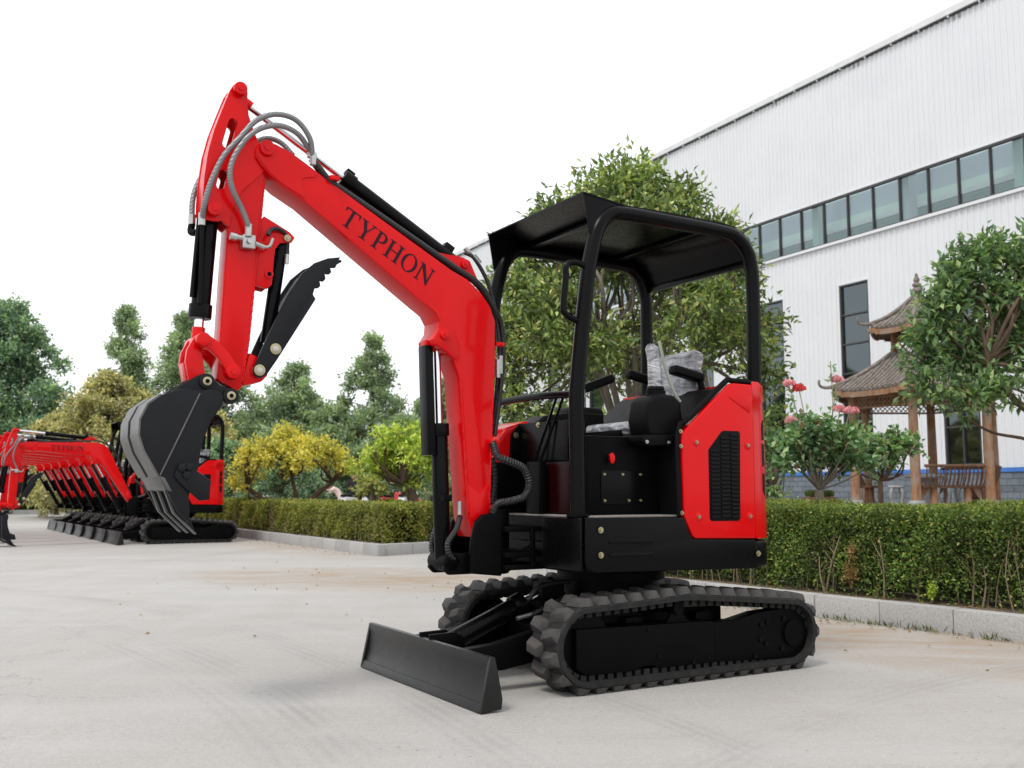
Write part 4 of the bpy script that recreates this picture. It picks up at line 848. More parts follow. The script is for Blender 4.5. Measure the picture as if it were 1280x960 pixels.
def twig_leaves(ends, outd, k, spread, ln, wd, up=.15, along=.6):
    n = len(ends); g = rng.normal(size=(n*k, 3)); e = np.repeat(ends, k, 0); o = np.repeat(outd, k, 0)
    t_ = rng.random((n*k, 1))
    pos = e-o*spread*t_*1.2+g*spread*.28
    d = o*along+rng.normal(size=(n*k, 3))*.62+np.array([[0,0,up]])
    nr = np.array([[0,0,1.0]])+rng.normal(size=(n*k, 3))*.55
    return pos, d, nr, ln*(.65+.6*rng.random(n*k)), wd*(.7+.5*rng.random(n*k))
def shell_points(blobs, dens, seed_shift=0):
    E, O = [], []
    for (cx, cy, cz, rx, ry, rz) in blobs:
        n = max(6, int(dens*(rx*ry*rz)**(2/3)))
        u = unit(rng.normal(size=(n, 3))); r = (.42+.60*rng.random((n, 1))**.7+.30*rng.random((n, 1))**5)
        E.append(np.array([[cx,cy,cz]])+u*r*np.array([[rx,ry,rz]])); O.append(unit(u*np.array([[1/rx,1/ry,1/rz]])))
    return np.concatenate(E), np.concatenate(O)
def tree(name, label, cat, base, stems, blobs, dens, k, spread, ln, wd, mat, barkm='bark_grey', group=None, brad=(.05,.012), nbr=8, wob=.12, up=.15, fork=None, along=.6):
    """stems: list of (points, r0, r1) below the crown; limbs run from the nearest stem end to every blob"""
    root = empty(name, base); tag(root, label, cat, group)
    mb = MB(); ends = []
    for pts, r0, r1 in stems:
        mb.tube(pts, [r0, r1], 8, 5); ends.append((Vector(pts[-1]), r1))
    E, O = shell_points(blobs, dens)
    idx = 0
    for b in blobs:
        c = Vector(b[:3]); e, r = min(ends, key=lambda q: (q[0]-c).length)
        m_ = (e+c)/2+Vector(rng.normal(size=3))*wob*(c-e).length+Vector((0,0,-.06*(c-e).length))
        mb.tube([e, m_, c], [min(r*.85, brad[0]), brad[1]], 6, 4)
        for j in range(nbr):
            u = Vector(unit(rng.normal(size=(1, 3)))[0]); tip = c+Vector((u.x*b[3], u.y*b[4], u.z*b[5]))*.85
            mm = (c+tip)/2+Vector(rng.normal(size=3))*.06*b[3]
            st = c.lerp(m_, random.random()*.5)
            mb.tube([st, mm, tip], [brad[1]*.9, brad[1]*.25], 4, 2, cap=False)
    mb.build('trunk', barkm, root, smooth=60)
    P, D, N, L_, W_ = twig_leaves(E, O, k, spread, ln, wd, up, along)
    o = obj('crown', leaf_mesh('crown', P, D, N, L_, W_, mat), root)
    return root
def crown(c, rad, n, r, zmin=-1.0, shell=.62, jit=.25):
    out = []; g = np.random.default_rng(int(1000*(abs(c[0])+c[2]+rad[0]*3+n+r)))
    for i in range(n):
        u = unit(g.normal(size=(1, 3)))[0]
        while u[2] < zmin: u = unit(g.normal(size=(1, 3)))[0]
        q = shell+(1-shell)*g.random(); s = r*(1+jit*g.normal())
        s = max(.5*r, min(1.6*r, s))
        out.append((c[0]+u[0]*rad[0]*q, c[1]+u[1]*rad[1]*q, c[2]+u[2]*rad[2]*q, s, s, s*.8))
    return out

# the many-stemmed tree behind the canopy
tb_ = Vector((1.62, 12.45, .15))
st = []
for i in range(9):
    a = i*2*math.pi/9+.3; rr = .45+.25*random.random()
    st.append(([(.07*math.cos(a), .07*math.sin(a), 0), (.12*math.cos(a)+.03, .12*math.sin(a), .75), (rr*.55*math.cos(a), rr*.55*math.sin(a), 1.55), (rr*1.25*math.cos(a), rr*1.25*math.sin(a), 2.45+.4*random.random())], .065, .035))
bl = crown((-.08,0,3.2), (1.56,1.4,1.76), 46, .46, -.45, .74)+crown((0,0,3.7), (1.0,1.0,1.0), 8, .5, -.1, .3)
bl += [(-1.45,.1,1.75,.42,.4,.36),(-1.0,-.6,1.65,.45,.4,.34),(1.4,-.2,1.75,.42,.4,.34),(1.05,-.7,1.7,.45,.4,.34),(-1.55,0,2.5,.5,.4,.4),(1.55,0,2.4,.42,.4,.4),(-.3,-.9,1.55,.4,.35,.3),(-1.75,.1,3.0,.45,.4,.45),(-1.72,-.1,3.5,.42,.4,.42),(-1.5,0,4.0,.42,.4,.40),(-1.8,0,2.3,.40,.4,.40),(-1.1,0,4.45,.42,.4,.36),(-1.6,-.1,2.0,.42,.4,.36),(1.5,-.1,3.0,.45,.4,.42),(0,0,4.95,.5,.45,.36),(-.5,0,4.8,.5,.4,.36),(.5,0,4.75,.5,.4,.36)]
tree('garden_tree', 'many-stemmed olive green evergreen tree with rounded crown behind the excavator canopy', 'tree', tuple(tb_), st, bl, 560, 5, .15, .108, .046, 'leaf_osmanthus', 'bark_grey', None, (.032,.011), 9, .14).scale = (.98,.98,.965)
# tree leaning in from the right edge
st = [([(0,0,0),(-.05,0,.7),(-.25,-.05,1.5)], .11, .075), ([(-.05,0,.7),(.3,.1,1.6),(.6,.1,2.3)], .07, .04), ([(-.05,0,.9),(-.55,-.05,1.50),(-1.05,-.1,1.85),(-1.35,-.1,2.3)], .055, .030), ([(-.1,0,1.1),(-.8,.1,1.42),(-1.25,.1,1.52),(-1.65,.1,1.75)], .024, .012)]
bl = crown((.0,.1,2.85), (1.55,1.0,.80), 28, .38, -.6, .5)+[(x,y,z,.32,.32,.28) for x,y,z in ((-1.07,-.1,3.50),(-1.43,-.1,3.22),(-1.72,-.1,3.02),(-1.90,0,2.68),(-2.02,0,2.36),(-2.02,-.1,2.02),(-1.62,-.2,1.90),(-1.2,-.2,2.0),(-.8,-.1,3.6),(-1.5,0,2.6),(-1.2,0,3.0),(-.9,0,2.5),(-1.3,.1,2.3),(-1.7,.1,2.3),(-.7,-.2,2.1),(-1.70,0,3.22),(-1.48,0,3.45),(-1.28,0,3.58),(-1.85,0,2.95))]
tree('garden_tree', 'glossy dark green broadleaf tree reaching in from the right edge before the pavilion', 'tree', (6.72, 11.3, .15), st, bl, 620, 5, .11, .118, .050, 'leaf_glossy', 'bark_brown', None, (.028,.010), 8, .14)
# standard rose with its flowers
st = [([(0,0,0),(.01,0,.4),(0,.01,.86)], .052, .045)]
bl = crown((.10,0,1.27), (.50,.40,.24), 30, .17, -.7, .3)+[(-.30,0,1.12,.17,.17,.14),(.55,0,1.12,.17,.17,.14),(.25,0,1.45,.17,.15,.12),(-.15,0,1.38,.17,.15,.14)]
rose = tree('rose_tree', 'standard rose with pink blooms on a short trunk behind the hedge', 'rose', (2.98, 9.75, .15), st, bl, 860, 5, .085, .070, .056, 'leaf_rose', 'bark_grey', None, (.010,.004), 3, .08)
def rose_head(c, r, mat):
    n = 60; u = unit(rng.normal(size=(n, 3))); u[:, 2] = u[:, 2]*.55+.1; rad = r*(.15+.5*rng.random((n, 1))); pos = np.array([c])+u*rad
    d = u*.35+np.array([[0,0,.8]])+rng.normal(size=(n,3))*.15; me = leaf_mesh('bloom', pos, d, u+rng.normal(size=(n,3))*.1, r*.85, r*.95, mat, .35); return me
for (px, py, pz), m_ in (((-.29,-.1,1.87),'petal_pink'),((-.20,-.12,1.82),'petal_red'),((-.30,-.15,1.51),'petal_pink'),((.19,-.1,1.62),'petal_pink'),((.26,-.15,1.60),'petal_pink'),((.34,-.05,1.61),'petal_pink'),((.21,0,1.92),'petal_pink')):
    obj('bloom', rose_head((px,py,pz), .060, m_), rose)
    MB().tube([(px*.4,py*.4,1.2),(px*.8,py,pz*.88),(px,py,pz)], .005, 5, 4).build('flower_stem', 'leaf_rose', rose, smooth=60)
E_ = np.array([[-.24,-.08,1.68],[-.18,-.1,1.6],[-.26,-.1,1.75],[.17,0,1.70],[.20,0,1.80],[.14,0,1.6],[.16,0,1.98],[.15,0,2.08],[-.26,-.1,1.38],[-.15,-.1,1.5],[-.2,-.1,1.55],[.0,0,1.55],[.05,-.1,1.6]])
MB().tube([(.12,0,1.3),(.16,0,1.7),(.15,0,2.12)], .005, 5, 4).build('flower_stem', 'leaf_rose', rose, smooth=60)
Pp = twig_leaves(E_, unit(np.array([[0,0,1.0]])+rng.normal(size=E_.shape)*.3), 8, .06, .06, .04); obj('upper_leaves', leaf_mesh('upper_leaves', *Pp, 'leaf_rose'), rose)
# rose bush behind it, shrub before the pavilion
tree('shrub', 'thin dusky rose bush beside the red tail of the excavator', 'shrub', (2.95, 11.6, .15), [([(0,0,0),(0,0,.5),(.05,0,.8)], .03, .015)], crown((.06,0,1.2), (.20,.24,.50), 18, .16, -1, .3), 380, 4, .08, .06, .04, 'leaf_rose', 'bark_brown', None, (.010,.005), 5)
tree('shrub', 'round green shrub standing between the rose and the pavilion bench', 'shrub', (5.35, 14.6, .15), [([(0,0,0),(0,0,1.0)], .05, .04)], crown((0,0,1.42), (.50,.45,.30), 22, .22, -1, .4), 460, 5, .08, .085, .06, 'leaf_rose', 'bark_brown', None, (.02,.008), 5)

# hedges
def hedge(name, label, start, d, length, inw, z0, z1, depth, nleaf, ln, mat, stem_m='twig_tan', dry=()):
    ang = math.atan2(d.y, d.x); sg = 1 if inw.dot(Vector((-d.y, d.x, 0))) > 0 else -1
    root = empty(name, tuple(start), ang); tag(root, label, 'hedge')
    H = z1-z0
    def bulge(s, w): return .030*np.sin(s*2.3+w*3.1)+.025*np.sin(s*5.1+1.7+w*5)+.018*np.sin(s*11.3+w*9)
    areas = np.array([length*H, length*depth, length*H*.35, depth*H, depth*H]); cnt = (nleaf*areas/areas.sum()).astype(int)
    Ps, Ds = [], []
    for side, n in enumerate(cnt):
        a = rng.random(n); b = rng.random(n); dep = rng.random(n)**1.6*.15
        if side in (0, 2):
            s = a*length; zz = b**.82*H; y = (bulge(s, zz)+dep) if side == 0 else (depth-bulge(s, zz)-dep)
            keep = rng.random(n) < np.clip(.50+(zz/H-.05)/.45, .5, 1)
            P = np.stack([s, y*sg, z0+zz], 1)[keep]; D = np.tile([0, (-1 if side == 0 else 1)*sg, .35], (len(P), 1))
        elif side == 1:
            s = a*length; y = b*depth; zz = H+bulge(s, y)*.8-dep
            P = np.stack([s, y*sg, z0+zz], 1); D = np.tile([0, 0, 1.0], (n, 1))
        else:
            y = a*depth; zz = b**.85*H; s = (dep if side == 3 else length-dep)+bulge(y*3, zz)*(1 if side == 3 else -1)
            P = np.stack([s, y*sg, z0+zz], 1); D = np.tile([-1 if side == 3 else 1, 0, .35], (n, 1))
        Ps.append(P); Ds.append(D)
    if mat == 'leaf_hedge':
        top = Ps.pop(1); dt = Ds.pop(1).astype(float); n = len(top)
        tag(obj('top_leaves', leaf_mesh('top_leaves', top, dt*.7+rng.normal(size=(n,3))*.65, np.array([[0,0,.8]])+rng.normal(size=(n,3))*.7, ln*(.6+.7*rng.random(n)), ln*.62*(.7+.5*rng.random(n)), 'leaf_hedge_top'), root), kind='stuff')  # leaves of the top face get their own lighter green
    P = np.concatenate(Ps); D = np.concatenate(Ds).astype(float); n = len(P)
    N_ = np.array([[0,0,.8]])+rng.normal(size=(n,3))*.7
    o = obj('foliage', leaf_mesh('foliage', P, D*.7+rng.normal(size=(n,3))*.65, N_, ln*(.6+.7*rng.random(n)), ln*.62*(.7+.5*rng.random(n)), mat), root); tag(o, kind='stuff')
    # twiggy core, its colour darkened for the shade inside the hedge
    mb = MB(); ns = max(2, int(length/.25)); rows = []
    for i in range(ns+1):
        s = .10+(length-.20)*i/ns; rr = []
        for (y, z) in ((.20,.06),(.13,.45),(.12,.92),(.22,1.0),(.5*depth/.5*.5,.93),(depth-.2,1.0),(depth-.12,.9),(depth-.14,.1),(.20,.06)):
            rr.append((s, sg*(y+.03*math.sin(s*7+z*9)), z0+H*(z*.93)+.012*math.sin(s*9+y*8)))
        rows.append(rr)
    mb.sheet(rows); mb.build('shaded_core', M['hedge_inner_shade'], root, smooth=60)
    st = MB()
    for i in range(int(length*10)):
        s = rng.random()*length; y = (-.02+.16*rng.random())*sg; x2 = s+rng.normal()*.10; h_ = H*(.40+.5*rng.random()); r_ = .004+.008*rng.random()**2
        st.tube([(s,y,z0-.01),(s+.3*(x2-s)+rng.normal()*.02,y+rng.normal()*.01,z0+h_*.5),(x2,y*.7,z0+h_)], [r_, r_*.4], 5, 2, cap=False)
        for _ in range(2):
            tq = .35+.4*rng.random(); bx = s+(x2-s)*tq; st.tube([(bx,y,z0+h_*tq),(bx+rng.normal()*.08,y*.6,z0+h_*(tq+.3))], [r_*.5, r_*.2], 4, 1, cap=False)
    tag(st.build('stems', stem_m, root, smooth=60), kind='stuff')
    for (s, y, z, r_, m_) in dry:
        E, O = shell_points([(s, y*sg, z, r_*.7, r_*.6, r_)], 90/(r_**2*.56)**1.0)
        obj('dry_sprig' if m_ == 'leaf_dry' else 'yellow_sprig', leaf_mesh('sprig', *twig_leaves(E, O, 4, .03, .022, .016), m_), root)
    return root
t = NT('hedge_inner_shade'); o = t.pos(); n = t.noise(o, 22, 8, .75); t.set(Base_Color=t.ramp(n, [(.3,(.020,.024,.010)),(.55,(.045,.055,.018)),(.75,(.10,.085,.045))]), Roughness=.95); t.bump(n, 1.0, .06); M['hedge_inner_shade'] = t.m  # dark twig tones with the inner shade painted in
hedge('hedge', 'clipped green hedge along the right kerb behind the excavator tracks', KA-KD*3.0+KN*.40, KD, 8.6, KN, .15, .875, .70, 120000, .030, 'leaf_hedge', dry=((4.62,-.03,.33,.11,'leaf_dry'),(4.60,-.02,.50,.07,'leaf_dry'),(2.45,-.02,.36,.07,'leaf_bright'),(3.9,-.02,.25,.06,'leaf_bright')))
hedge('hedge', 'olive green clipped hedge along the left kerb beside the parked row', LC+LA*.42+LB_*.36, LA, 12.5, LAN, .15, .775, .75, 52000, .050, 'leaf_hedge_olive')
hedge('hedge', 'short olive hedge turning the corner towards the boom cylinder', LC+LB_*1.3+LA*.44, LB_, 5.0, LBN, .15, .775, .75, 30000, .048, 'leaf_hedge_olive')

# ------------------------------------------------------------------ factory hall
hall = empty('factory_hall', (15.36,30.0,0), math.atan2(.88247,-.47037))
tag(hall, 'white ribbed factory hall with window strip filling the right background', 'building')
def rib_panel(w, h):
    mb = MB(); n = max(2, round(w/.235)); p = w/n; prof = []
    for i in range(n):
        x = i*p; prof += [(x, 0), (x+p-.085, 0), (x+p-.070, .040), (x+p-.022, .040), (x+p-.006, 0)]
    prof.append((w-.002, 0))
    mb.sheet([[(x, y, 0) for x, y in prof], [(x, y, h) for x, y in prof]])
    return mb.mesh('cladding_panel', 'white_cladding', smooth=0)
BAY = 4.27; W0 = [2.08+BAY*k for k in range(-4, 10)]; WW = 1.36
P_lo = rib_panel((BAY-WW)/3, 8.36); P_ov = rib_panel(WW/2, 1.56); P_up = rib_panel(BAY/4, 4.70)
PANE = MB().span((-.5,-.006,-.5), (.5,.006,.5)).mesh('window_pane', 'window_glass', smooth=0)
def pane(parent, x0, x1, z0, z1, y=-.06):
    o = obj('window_pane', PANE, parent); o.location = ((x0+x1)/2, y, (z0+z1)/2); o.scale = (x1-x0, 1, z1-z0); return o
def panel(me, x, z, y=0):
    o = obj('cladding_panel', me, hall); o.location = (x, y, z)
for c in W0:
    for k in range(3): panel(P_lo, c+WW/2+k*(BAY-WW)/3, 1.72)
    for k in range(2): panel(P_ov, c-WW/2+k*WW/2, 8.52)
    for k in range(4): panel(P_up, c-WW/2+k*BAY/4, 11.90)
    # tall window
    a, b = c-WW/2, c+WW/2
    fr = MB().span((a,-.10,1.80), (a+.06,.035,8.5)).span((b-.06,-.10,1.80), (b,.035,8.5)).span((a+.06,-.10,8.44), (b-.06,.035,8.5)).span((a+.06,-.10,1.80), (b-.06,.035,1.87))
    zs = [1.87,3.05,4.15,5.23,6.30,7.37,8.44]
    for z in zs[1:-1]: fr.span((a+.06,-.09,z-.025), (b-.06,.02,z+.025))
    fr.span((c-.02,-.088,1.87), (c+.02,.018,4.125))
    w = fr.build('tall_window', 'frame_dark', hall, smooth=0)
    MB().span((a-.07,.0,8.5), (b+.07,.05,8.56)).span((a-.07,.0,1.86), (a,.045,8.5)).span((b,.0,1.86), (b+.07,.045,8.5)).build('window_trim', 'white_cladding', w, smooth=0)
    for z, z2 in zip(zs, zs[1:]): pane(w, a+.06, b-.06, z+.025, z2-.025)
x0, x1 = W0[0]-WW/2, W0[-1]+BAY-WW/2
# strip of windows
fr = MB().span((x0,-.10,10.18), (x1,.04,10.24)).span((x0,-.10,11.78), (x1,.04,11.86)); xs = [.65+1.175*k for k in range(-14, 36)]; xs = [x for x in xs if x0 < x < x1]
for x in xs: fr.span((x-.02,-.10,10.24), (x+.02,.03,11.78))
ws = fr.build('strip_window', 'frame_dark', hall, smooth=0)
for a, b in zip(xs, xs[1:]): pane(ws, a+.02, b-.02, 10.24, 11.78)
MB().span((x0,.0,10.08), (x1,.12,10.18)).span((x0,0,11.86), (x1,.05,11.91)).build('window_ledge', 'white_cladding', ws, smooth=0)
MB().span((x0,-.02,16.585), (x1,.085,16.64)).build('gutter_gap', 'frame_dark', hall, smooth=0)
g = MB().span((x0,-.02,16.64), (x1,.16,16.86)).build('gutter', 'trim_grey', hall, smooth=0)
for x in xs[::1]: MB().span((x-.02,.03,16.56), (x+.02,.14,16.65)).build('gutter_bracket', 'trim_grey', g, smooth=0)
MB().span((x0,-.03,1.585), (x1,.07,1.715)).build('blue_band', 'blue_trim', hall, smooth=0)
MB().span((x0,-.25,0), (x1,-.012,1.585)).build('base_wall', 'mortar', hall, smooth=0)
BK = MB().span((0,-.02,0), (.41,.03,.192)).mesh('block', 'grey_block', bevel=.006, seg=1)
for r_ in range(7):
    for k in range(-4, 30):
        o = obj('block', BK, hall); o.location = (.42*k+(.21 if r_ % 2 else 0), random.uniform(-.004,.004), .165+r_*.2025)
MB().span((x0,-1.9,0), (x1,-1.8,9.3)).build('dark_backing', 'frame_dark', hall, smooth=0)  # added dark sheet standing for the unlit hall behind the tall windows
# inside: columns, crane rail, back wall, unseen roof left mostly open to light the inside
for k, c in enumerate(W0): MB().span((c+BAY/2-.15,-.75,0), (c+BAY/2+.15,-.35,16.4)).build('column', 'hall_green' if k % 2 else 'white_cladding', hall, smooth=0)
MB().span((x0,-4.7,0), (x1,-4.5,12.6)).build('far_wall', 'hall_green', hall, smooth=0); MB().span((x0,-4.8,12.6), (x1,-4.6,13.5)).build('far_wall', 'hall_grey', hall, smooth=0); MB().span((x0,-4.4,12.0), (x1,-4.2,12.2)).build('girt', 'white_cladding', hall, smooth=0)
MB().span((x0,-1.6,8.9), (x1,-1.2,9.7)).build('crane_rail', 'hall_grey', hall, smooth=0)
MB().span((x0,-9,.02), (x1,-.3,.05)).build('hall_floor', 'hall_grey', hall, smooth=0)
k = x0
while k < x1:
    MB().span((k,-9.3,16.42), (min(x1,k+.5),.0,16.55)).build('roof_panel', 'hall_grey', hall, smooth=0); k += BAY
for xx in (x0, x1-.2): MB().span((xx,-9.3,0), (xx+.2,-.02,16.4)).build('end_wall', 'white_cladding', hall, smooth=0)

# ------------------------------------------------------------------ pavilion
PC = Vector((10.12,24.6,0)); PZ = .66
pv = empty('garden_pavilion', tuple(PC), math.atan2(-24.6,-10.0)+R(-7)); tag(pv, 'small wooden six-sided garden pavilion with two tiled roofs and finial', 'pavilion')
def hexp(r, z, k): return Vector((r*math.cos(k*math.pi/3), r*math.sin(k*math.pi/3), z))
MB().prism_z([tuple(hexp(2.35,0,k))[:2] for k in range(6)], .10, PZ).build('platform', 'paving_red', pv, bevel=.02)
for k in range(6):
    c = hexp(1.72, 0, k)
    col = MB().lathe([(.0,0),(.17,0),(.175,.06),(.13,.10),(.115,.13),(.11,.5),(.115,1.2),(.105,2.0),(.10,2.75),(0,2.75)], (c.x,c.y,PZ), 14).build('column', 'old_wood', pv, smooth=50)
    MB().lathe([(0,-.002),(.19,0),(.20,.05),(.165,.12),(.14,.125),(.14,.02)], (c.x,c.y,PZ), 14).build('column_base', 'stone_grey', col, smooth=50)
def hip_roof(name, r0, z0, r1, z1, nt, sag):
    rf = None
    mb = MB()
    def surf(k, u, v):       # u across the facet, v up the slope
        e0, e1 = hexp(r0,z0,k), hexp(r0,z0,k+1); t0, t1 = hexp(r1,z1,k), hexp(r1,z1,k+1)
        p = e0.lerp(e1,u).lerp(t0.lerp(t1,u), v); p.z -= sag*math.sin(math.pi*v)-.10*(abs(2*u-1)**3)*(1-v)**2; return p
    for k in range(6): mb.sheet([[surf(k, i/8, j/5) for i in range(9)] for j in range(6)])
    rf = mb.build(name, 'weathered_tile', pv, solid=.05, smooth=40)
    for k in range(6):
        w = (hexp(r0,0,1)-hexp(r0,0,0)).length
        for i in range(nt):
            x = (i+.5)/nt; pts = []
            for j in range(6):
                v = j/5; wt = r0+(r1-r0)*v; u = .5+(x-.5)*r0/wt
                if u < .01 or u > .99:
                    break
                pts.append(surf(k, u, v)+Vector((0,0,.02)))
            if len(pts) < 2:
                v = .12; pts = [surf(k, x, 0)+Vector((0,0,.02)), surf(k, min(.985,max(.015,.5+(x-.5)*r0/(r0+(r1-r0)*v))), v)+Vector((0,0,.02))]
            MB().tube(pts, .030, 6).build('tile_row', 'weathered_tile', rf, smooth=60)
        hp = [surf(k, 0, j/5)+Vector((0,0,.04)) for j in range(5, -1, -1)]
        o_ = Vector((math.cos(k*math.pi/3), math.sin(k*math.pi/3), 0)); e = hp[-1]
        hp += [e+o_*.12+Vector((0,0,-.02)), e+o_*.24+Vector((0,0,.0)), e+o_*.30+Vector((0,0,.08)), e+o_*.29+Vector((0,0,.17))]
        MB().tube(hp, [.055,.055,.05,.045,.035,.03], 7, 3).build('hip_ridge', 'weathered_tile', rf, smooth=60)
        a, b = surf(k,0,0), surf(k,1,0); md = surf(k,.5,0); d = (b-a); dn = d.normalized()
        f = MB()
        for i in range(8):
            q0, q1 = surf(k,i/8,0)*.985, surf(k,(i+1)/8,0)*.985; q0.z = surf(k,i/8,0).z-.11; q1.z = surf(k,(i+1)/8,0).z-.11
            f.box((q0+q1)/2, ((q1-q0).length+.004,.05,.13), Matrix.Rotation(math.atan2(dn.y,dn.x),3,'Z'))
        f.build('eave_board', 'old_wood', rf, smooth=0)
        # ceiling under the eave
        MB().add([surf(k,0,0)*.97+Vector((0,0,-.05)), surf(k,1,0)*.97+Vector((0,0,-.05)), hexp(r1,z0+.1,k+1), hexp(r1,z0+.1,k)], [(0,1,2,3)]).build('soffit', 'dark_wood', rf, solid=.02, smooth=0)
    return rf
hip_roof('lower_roof', 2.24, 3.42, .68, 4.38, 17, .06)
hip_roof('upper_roof', 1.22, 5.00, .08, 5.82, 9, .08)
def lattice(parent, a, b, z0, z1, step, r=.014, mat='old_wood'):
    d = b-a; L_ = d.length; d = d.normalized(); H = z1-z0; mb = MB(); n = int(L_/step)
    def clip(x0_, sgn):
        x_a, z_a = x0_, z0; x_b, z_b = x0_+sgn*H, z1
        pts = [(x_a, z_a), (x_b, z_b)]; out = []
        t0, t1 = 0, 1
        for lim, sg in ((0,1),(L_,-1)):
            f0, f1 = sg*(x_a-lim), sg*(x_b-lim)
            if f0 < 0 and f1 < 0: return None
            if f0 < 0: t0 = max(t0, f0/(f0-f1))
            if f1 < 0: t1 = min(t1, f0/(f0-f1))
        if t1-t0 < .05: return None
        return [(x_a+(x_b-x_a)*q, z_a+(z_b-z_a)*q) for q in (t0, t1)]
    nn = int((L_+H)/step)+1
    for i in range(nn):
        for sgn, st in ((1, -H+i*step), (-1, i*step)):
            c = clip(st, sgn)
            if c: mb.tube([a+d*c[0][0]+Vector((0,0,c[0][1]-a.z)), a+d*c[1][0]+Vector((0,0,c[1][1]-a.z))], r, 4)
    for z in (z0, z1): mb.tube([a+Vector((0,0,z-a.z)), b+Vector((0,0,z-b.z))], r*1.8, 4)
    mb.build('lattice', mat, parent, smooth=0)
for k in range(6):
    lattice(pv, hexp(.64,0,k), hexp(.64,0,k+1), 4.30, 4.98, .17, .014)
    MB().cyl(hexp(.66,4.2,k), hexp(.66,5.05,k), .05, 8).build('drum_post', 'old_wood', pv, smooth=60)
    lattice(pv, hexp(1.72,0,k), hexp(1.72,0,k+1), 3.02, 3.26, .12, .012)
    MB().tube([hexp(1.72,3.36,k), hexp(1.72,3.36,k+1)], .075, 8).build('tie_beam', 'old_wood', pv, smooth=60)
fin = MB().lathe([(0,0),(.16,.0),(.10,.10),(.08,.14),(.17,.20),(.19,.27),(.15,.35),(.09,.38),(.15,.44),(.15,.50),(.07,.56),(.11,.62),(.10,.68),(.05,.76),(.06,.80),(.03,.86),(0,.88)], (0,0,0), 16).build('finial', 'weathered_tile', pv, smooth=60); fin.location = (0,0,5.78); fin.scale = (.72,.72,.74)
def bench(label, k, side=1):
    a, b = hexp(1.70,PZ,k), hexp(1.70,PZ,k+1); d = (b-a).normalized(); n_ = Vector((-d.y,d.x,0)); m_ = (a+b)/2; L_ = (b-a).length-.30
    if n_.dot(m_) > 0: n_ = -n_
    rt = empty('bench', (0,0,0)); rt.matrix_world = pv.matrix_basis @ Matrix.Translation(m_) @ Matrix.Rotation(math.atan2(d.y,d.x),4,'Z'); tag(rt, label, 'bench', 'benches between the pavilion columns')
    s = 1 if n_.dot(Vector((-d.y,d.x,0))) > 0 else -1
    MB().span((-L_/2,-.02*s,.42), (L_/2,.30*s,.48)).build('seat', 'dark_wood', rt, bevel=.01)
    MB().tube([(-L_/2,-.16*s,.92),(L_/2,-.16*s,.92)], .035, 8).build('top_rail', 'dark_wood', rt, smooth=60)
    for i in range(13):
        x = -L_/2+L_*(i+.5)/13; MB().tube([(x,-.02*s,.46),(x,-.13*s,.70),(x,-.16*s,.92)], .016, 5, 2).build('slat', 'dark_wood', rt, smooth=60)
    for x in (-L_*.28, L_*.28): MB().lathe([(0,0),(.10,0),(.085,.2),(.08,.42),(0,.42)], (x,.12*s,0), 10).build('leg', 'old_wood', rt, smooth=60)
    for sx in (-1, 1): MB().prism([(sx*L_/2,.42),(sx*(L_/2-.22),.42),(sx*L_/2,.12)], .10*s, .16*s).build('brace', 'old_wood', rt)
bench('slatted wooden bench on the near right side of the pavilion', 0)
bench('slatted wooden bench on the far left side of the pavilion', 4)
bench('slatted wooden bench on the right side of the pavilion', 1)
bench('slatted wooden bench on the far right side of the pavilion', 2)
tbl = empty('stone_table', (PC.x+.05,PC.y+.1,PZ)); tag(tbl, 'round grey stone table inside the pavilion', 'table')
MB().lathe([(0,.66),(.48,.66),(.50,.70),(.48,.76),(0,.76)], seg=24).build('table_top', 'stone_grey', tbl, smooth=40); MB().lathe([(.26,0),(.24,.06),(.15,.12),(.13,.45),(.22,.66)], seg=18).build('pedestal', 'stone_grey', tbl, smooth=50)
for (dx, dy), lb in (((-.85,-.35),'carved stone stool left of the stone table in the pavilion'),((.10,-.75),'carved stone stool just before the stone table in the pavilion'),((.85,-.15),'carved stone stool right of the stone table in the pavilion'),((1.05,.35),'carved stone stool furthest right behind the pavilion column')):
    s_ = empty('stone_stool', (PC.x+dx,PC.y+dy,PZ)); tag(s_, lb, 'stool', 'stone stools in the pavilion')
    MB().lathe([(0,.40),(.17,.40),(.20,.44),(.17,.48),(0,.48)], seg=16).build('seat', 'stone_grey', s_, smooth=50)
    for k in range(4):
        a = k*math.pi/2+.5; MB().tube([(.14*math.cos(a),.14*math.sin(a),.41),(.19*math.cos(a),.19*math.sin(a),.25),(.13*math.cos(a),.13*math.sin(a),.04),(.15*math.cos(a),.15*math.sin(a),0)], [.05,.045,.04,.05], 7, 2).build('leg', 'stone_grey', s_, smooth=60)
    MB().lathe([(0,0),(.19,0),(.19,.05),(0,.05)], seg=14).build('base', 'stone_grey', s_, smooth=40)
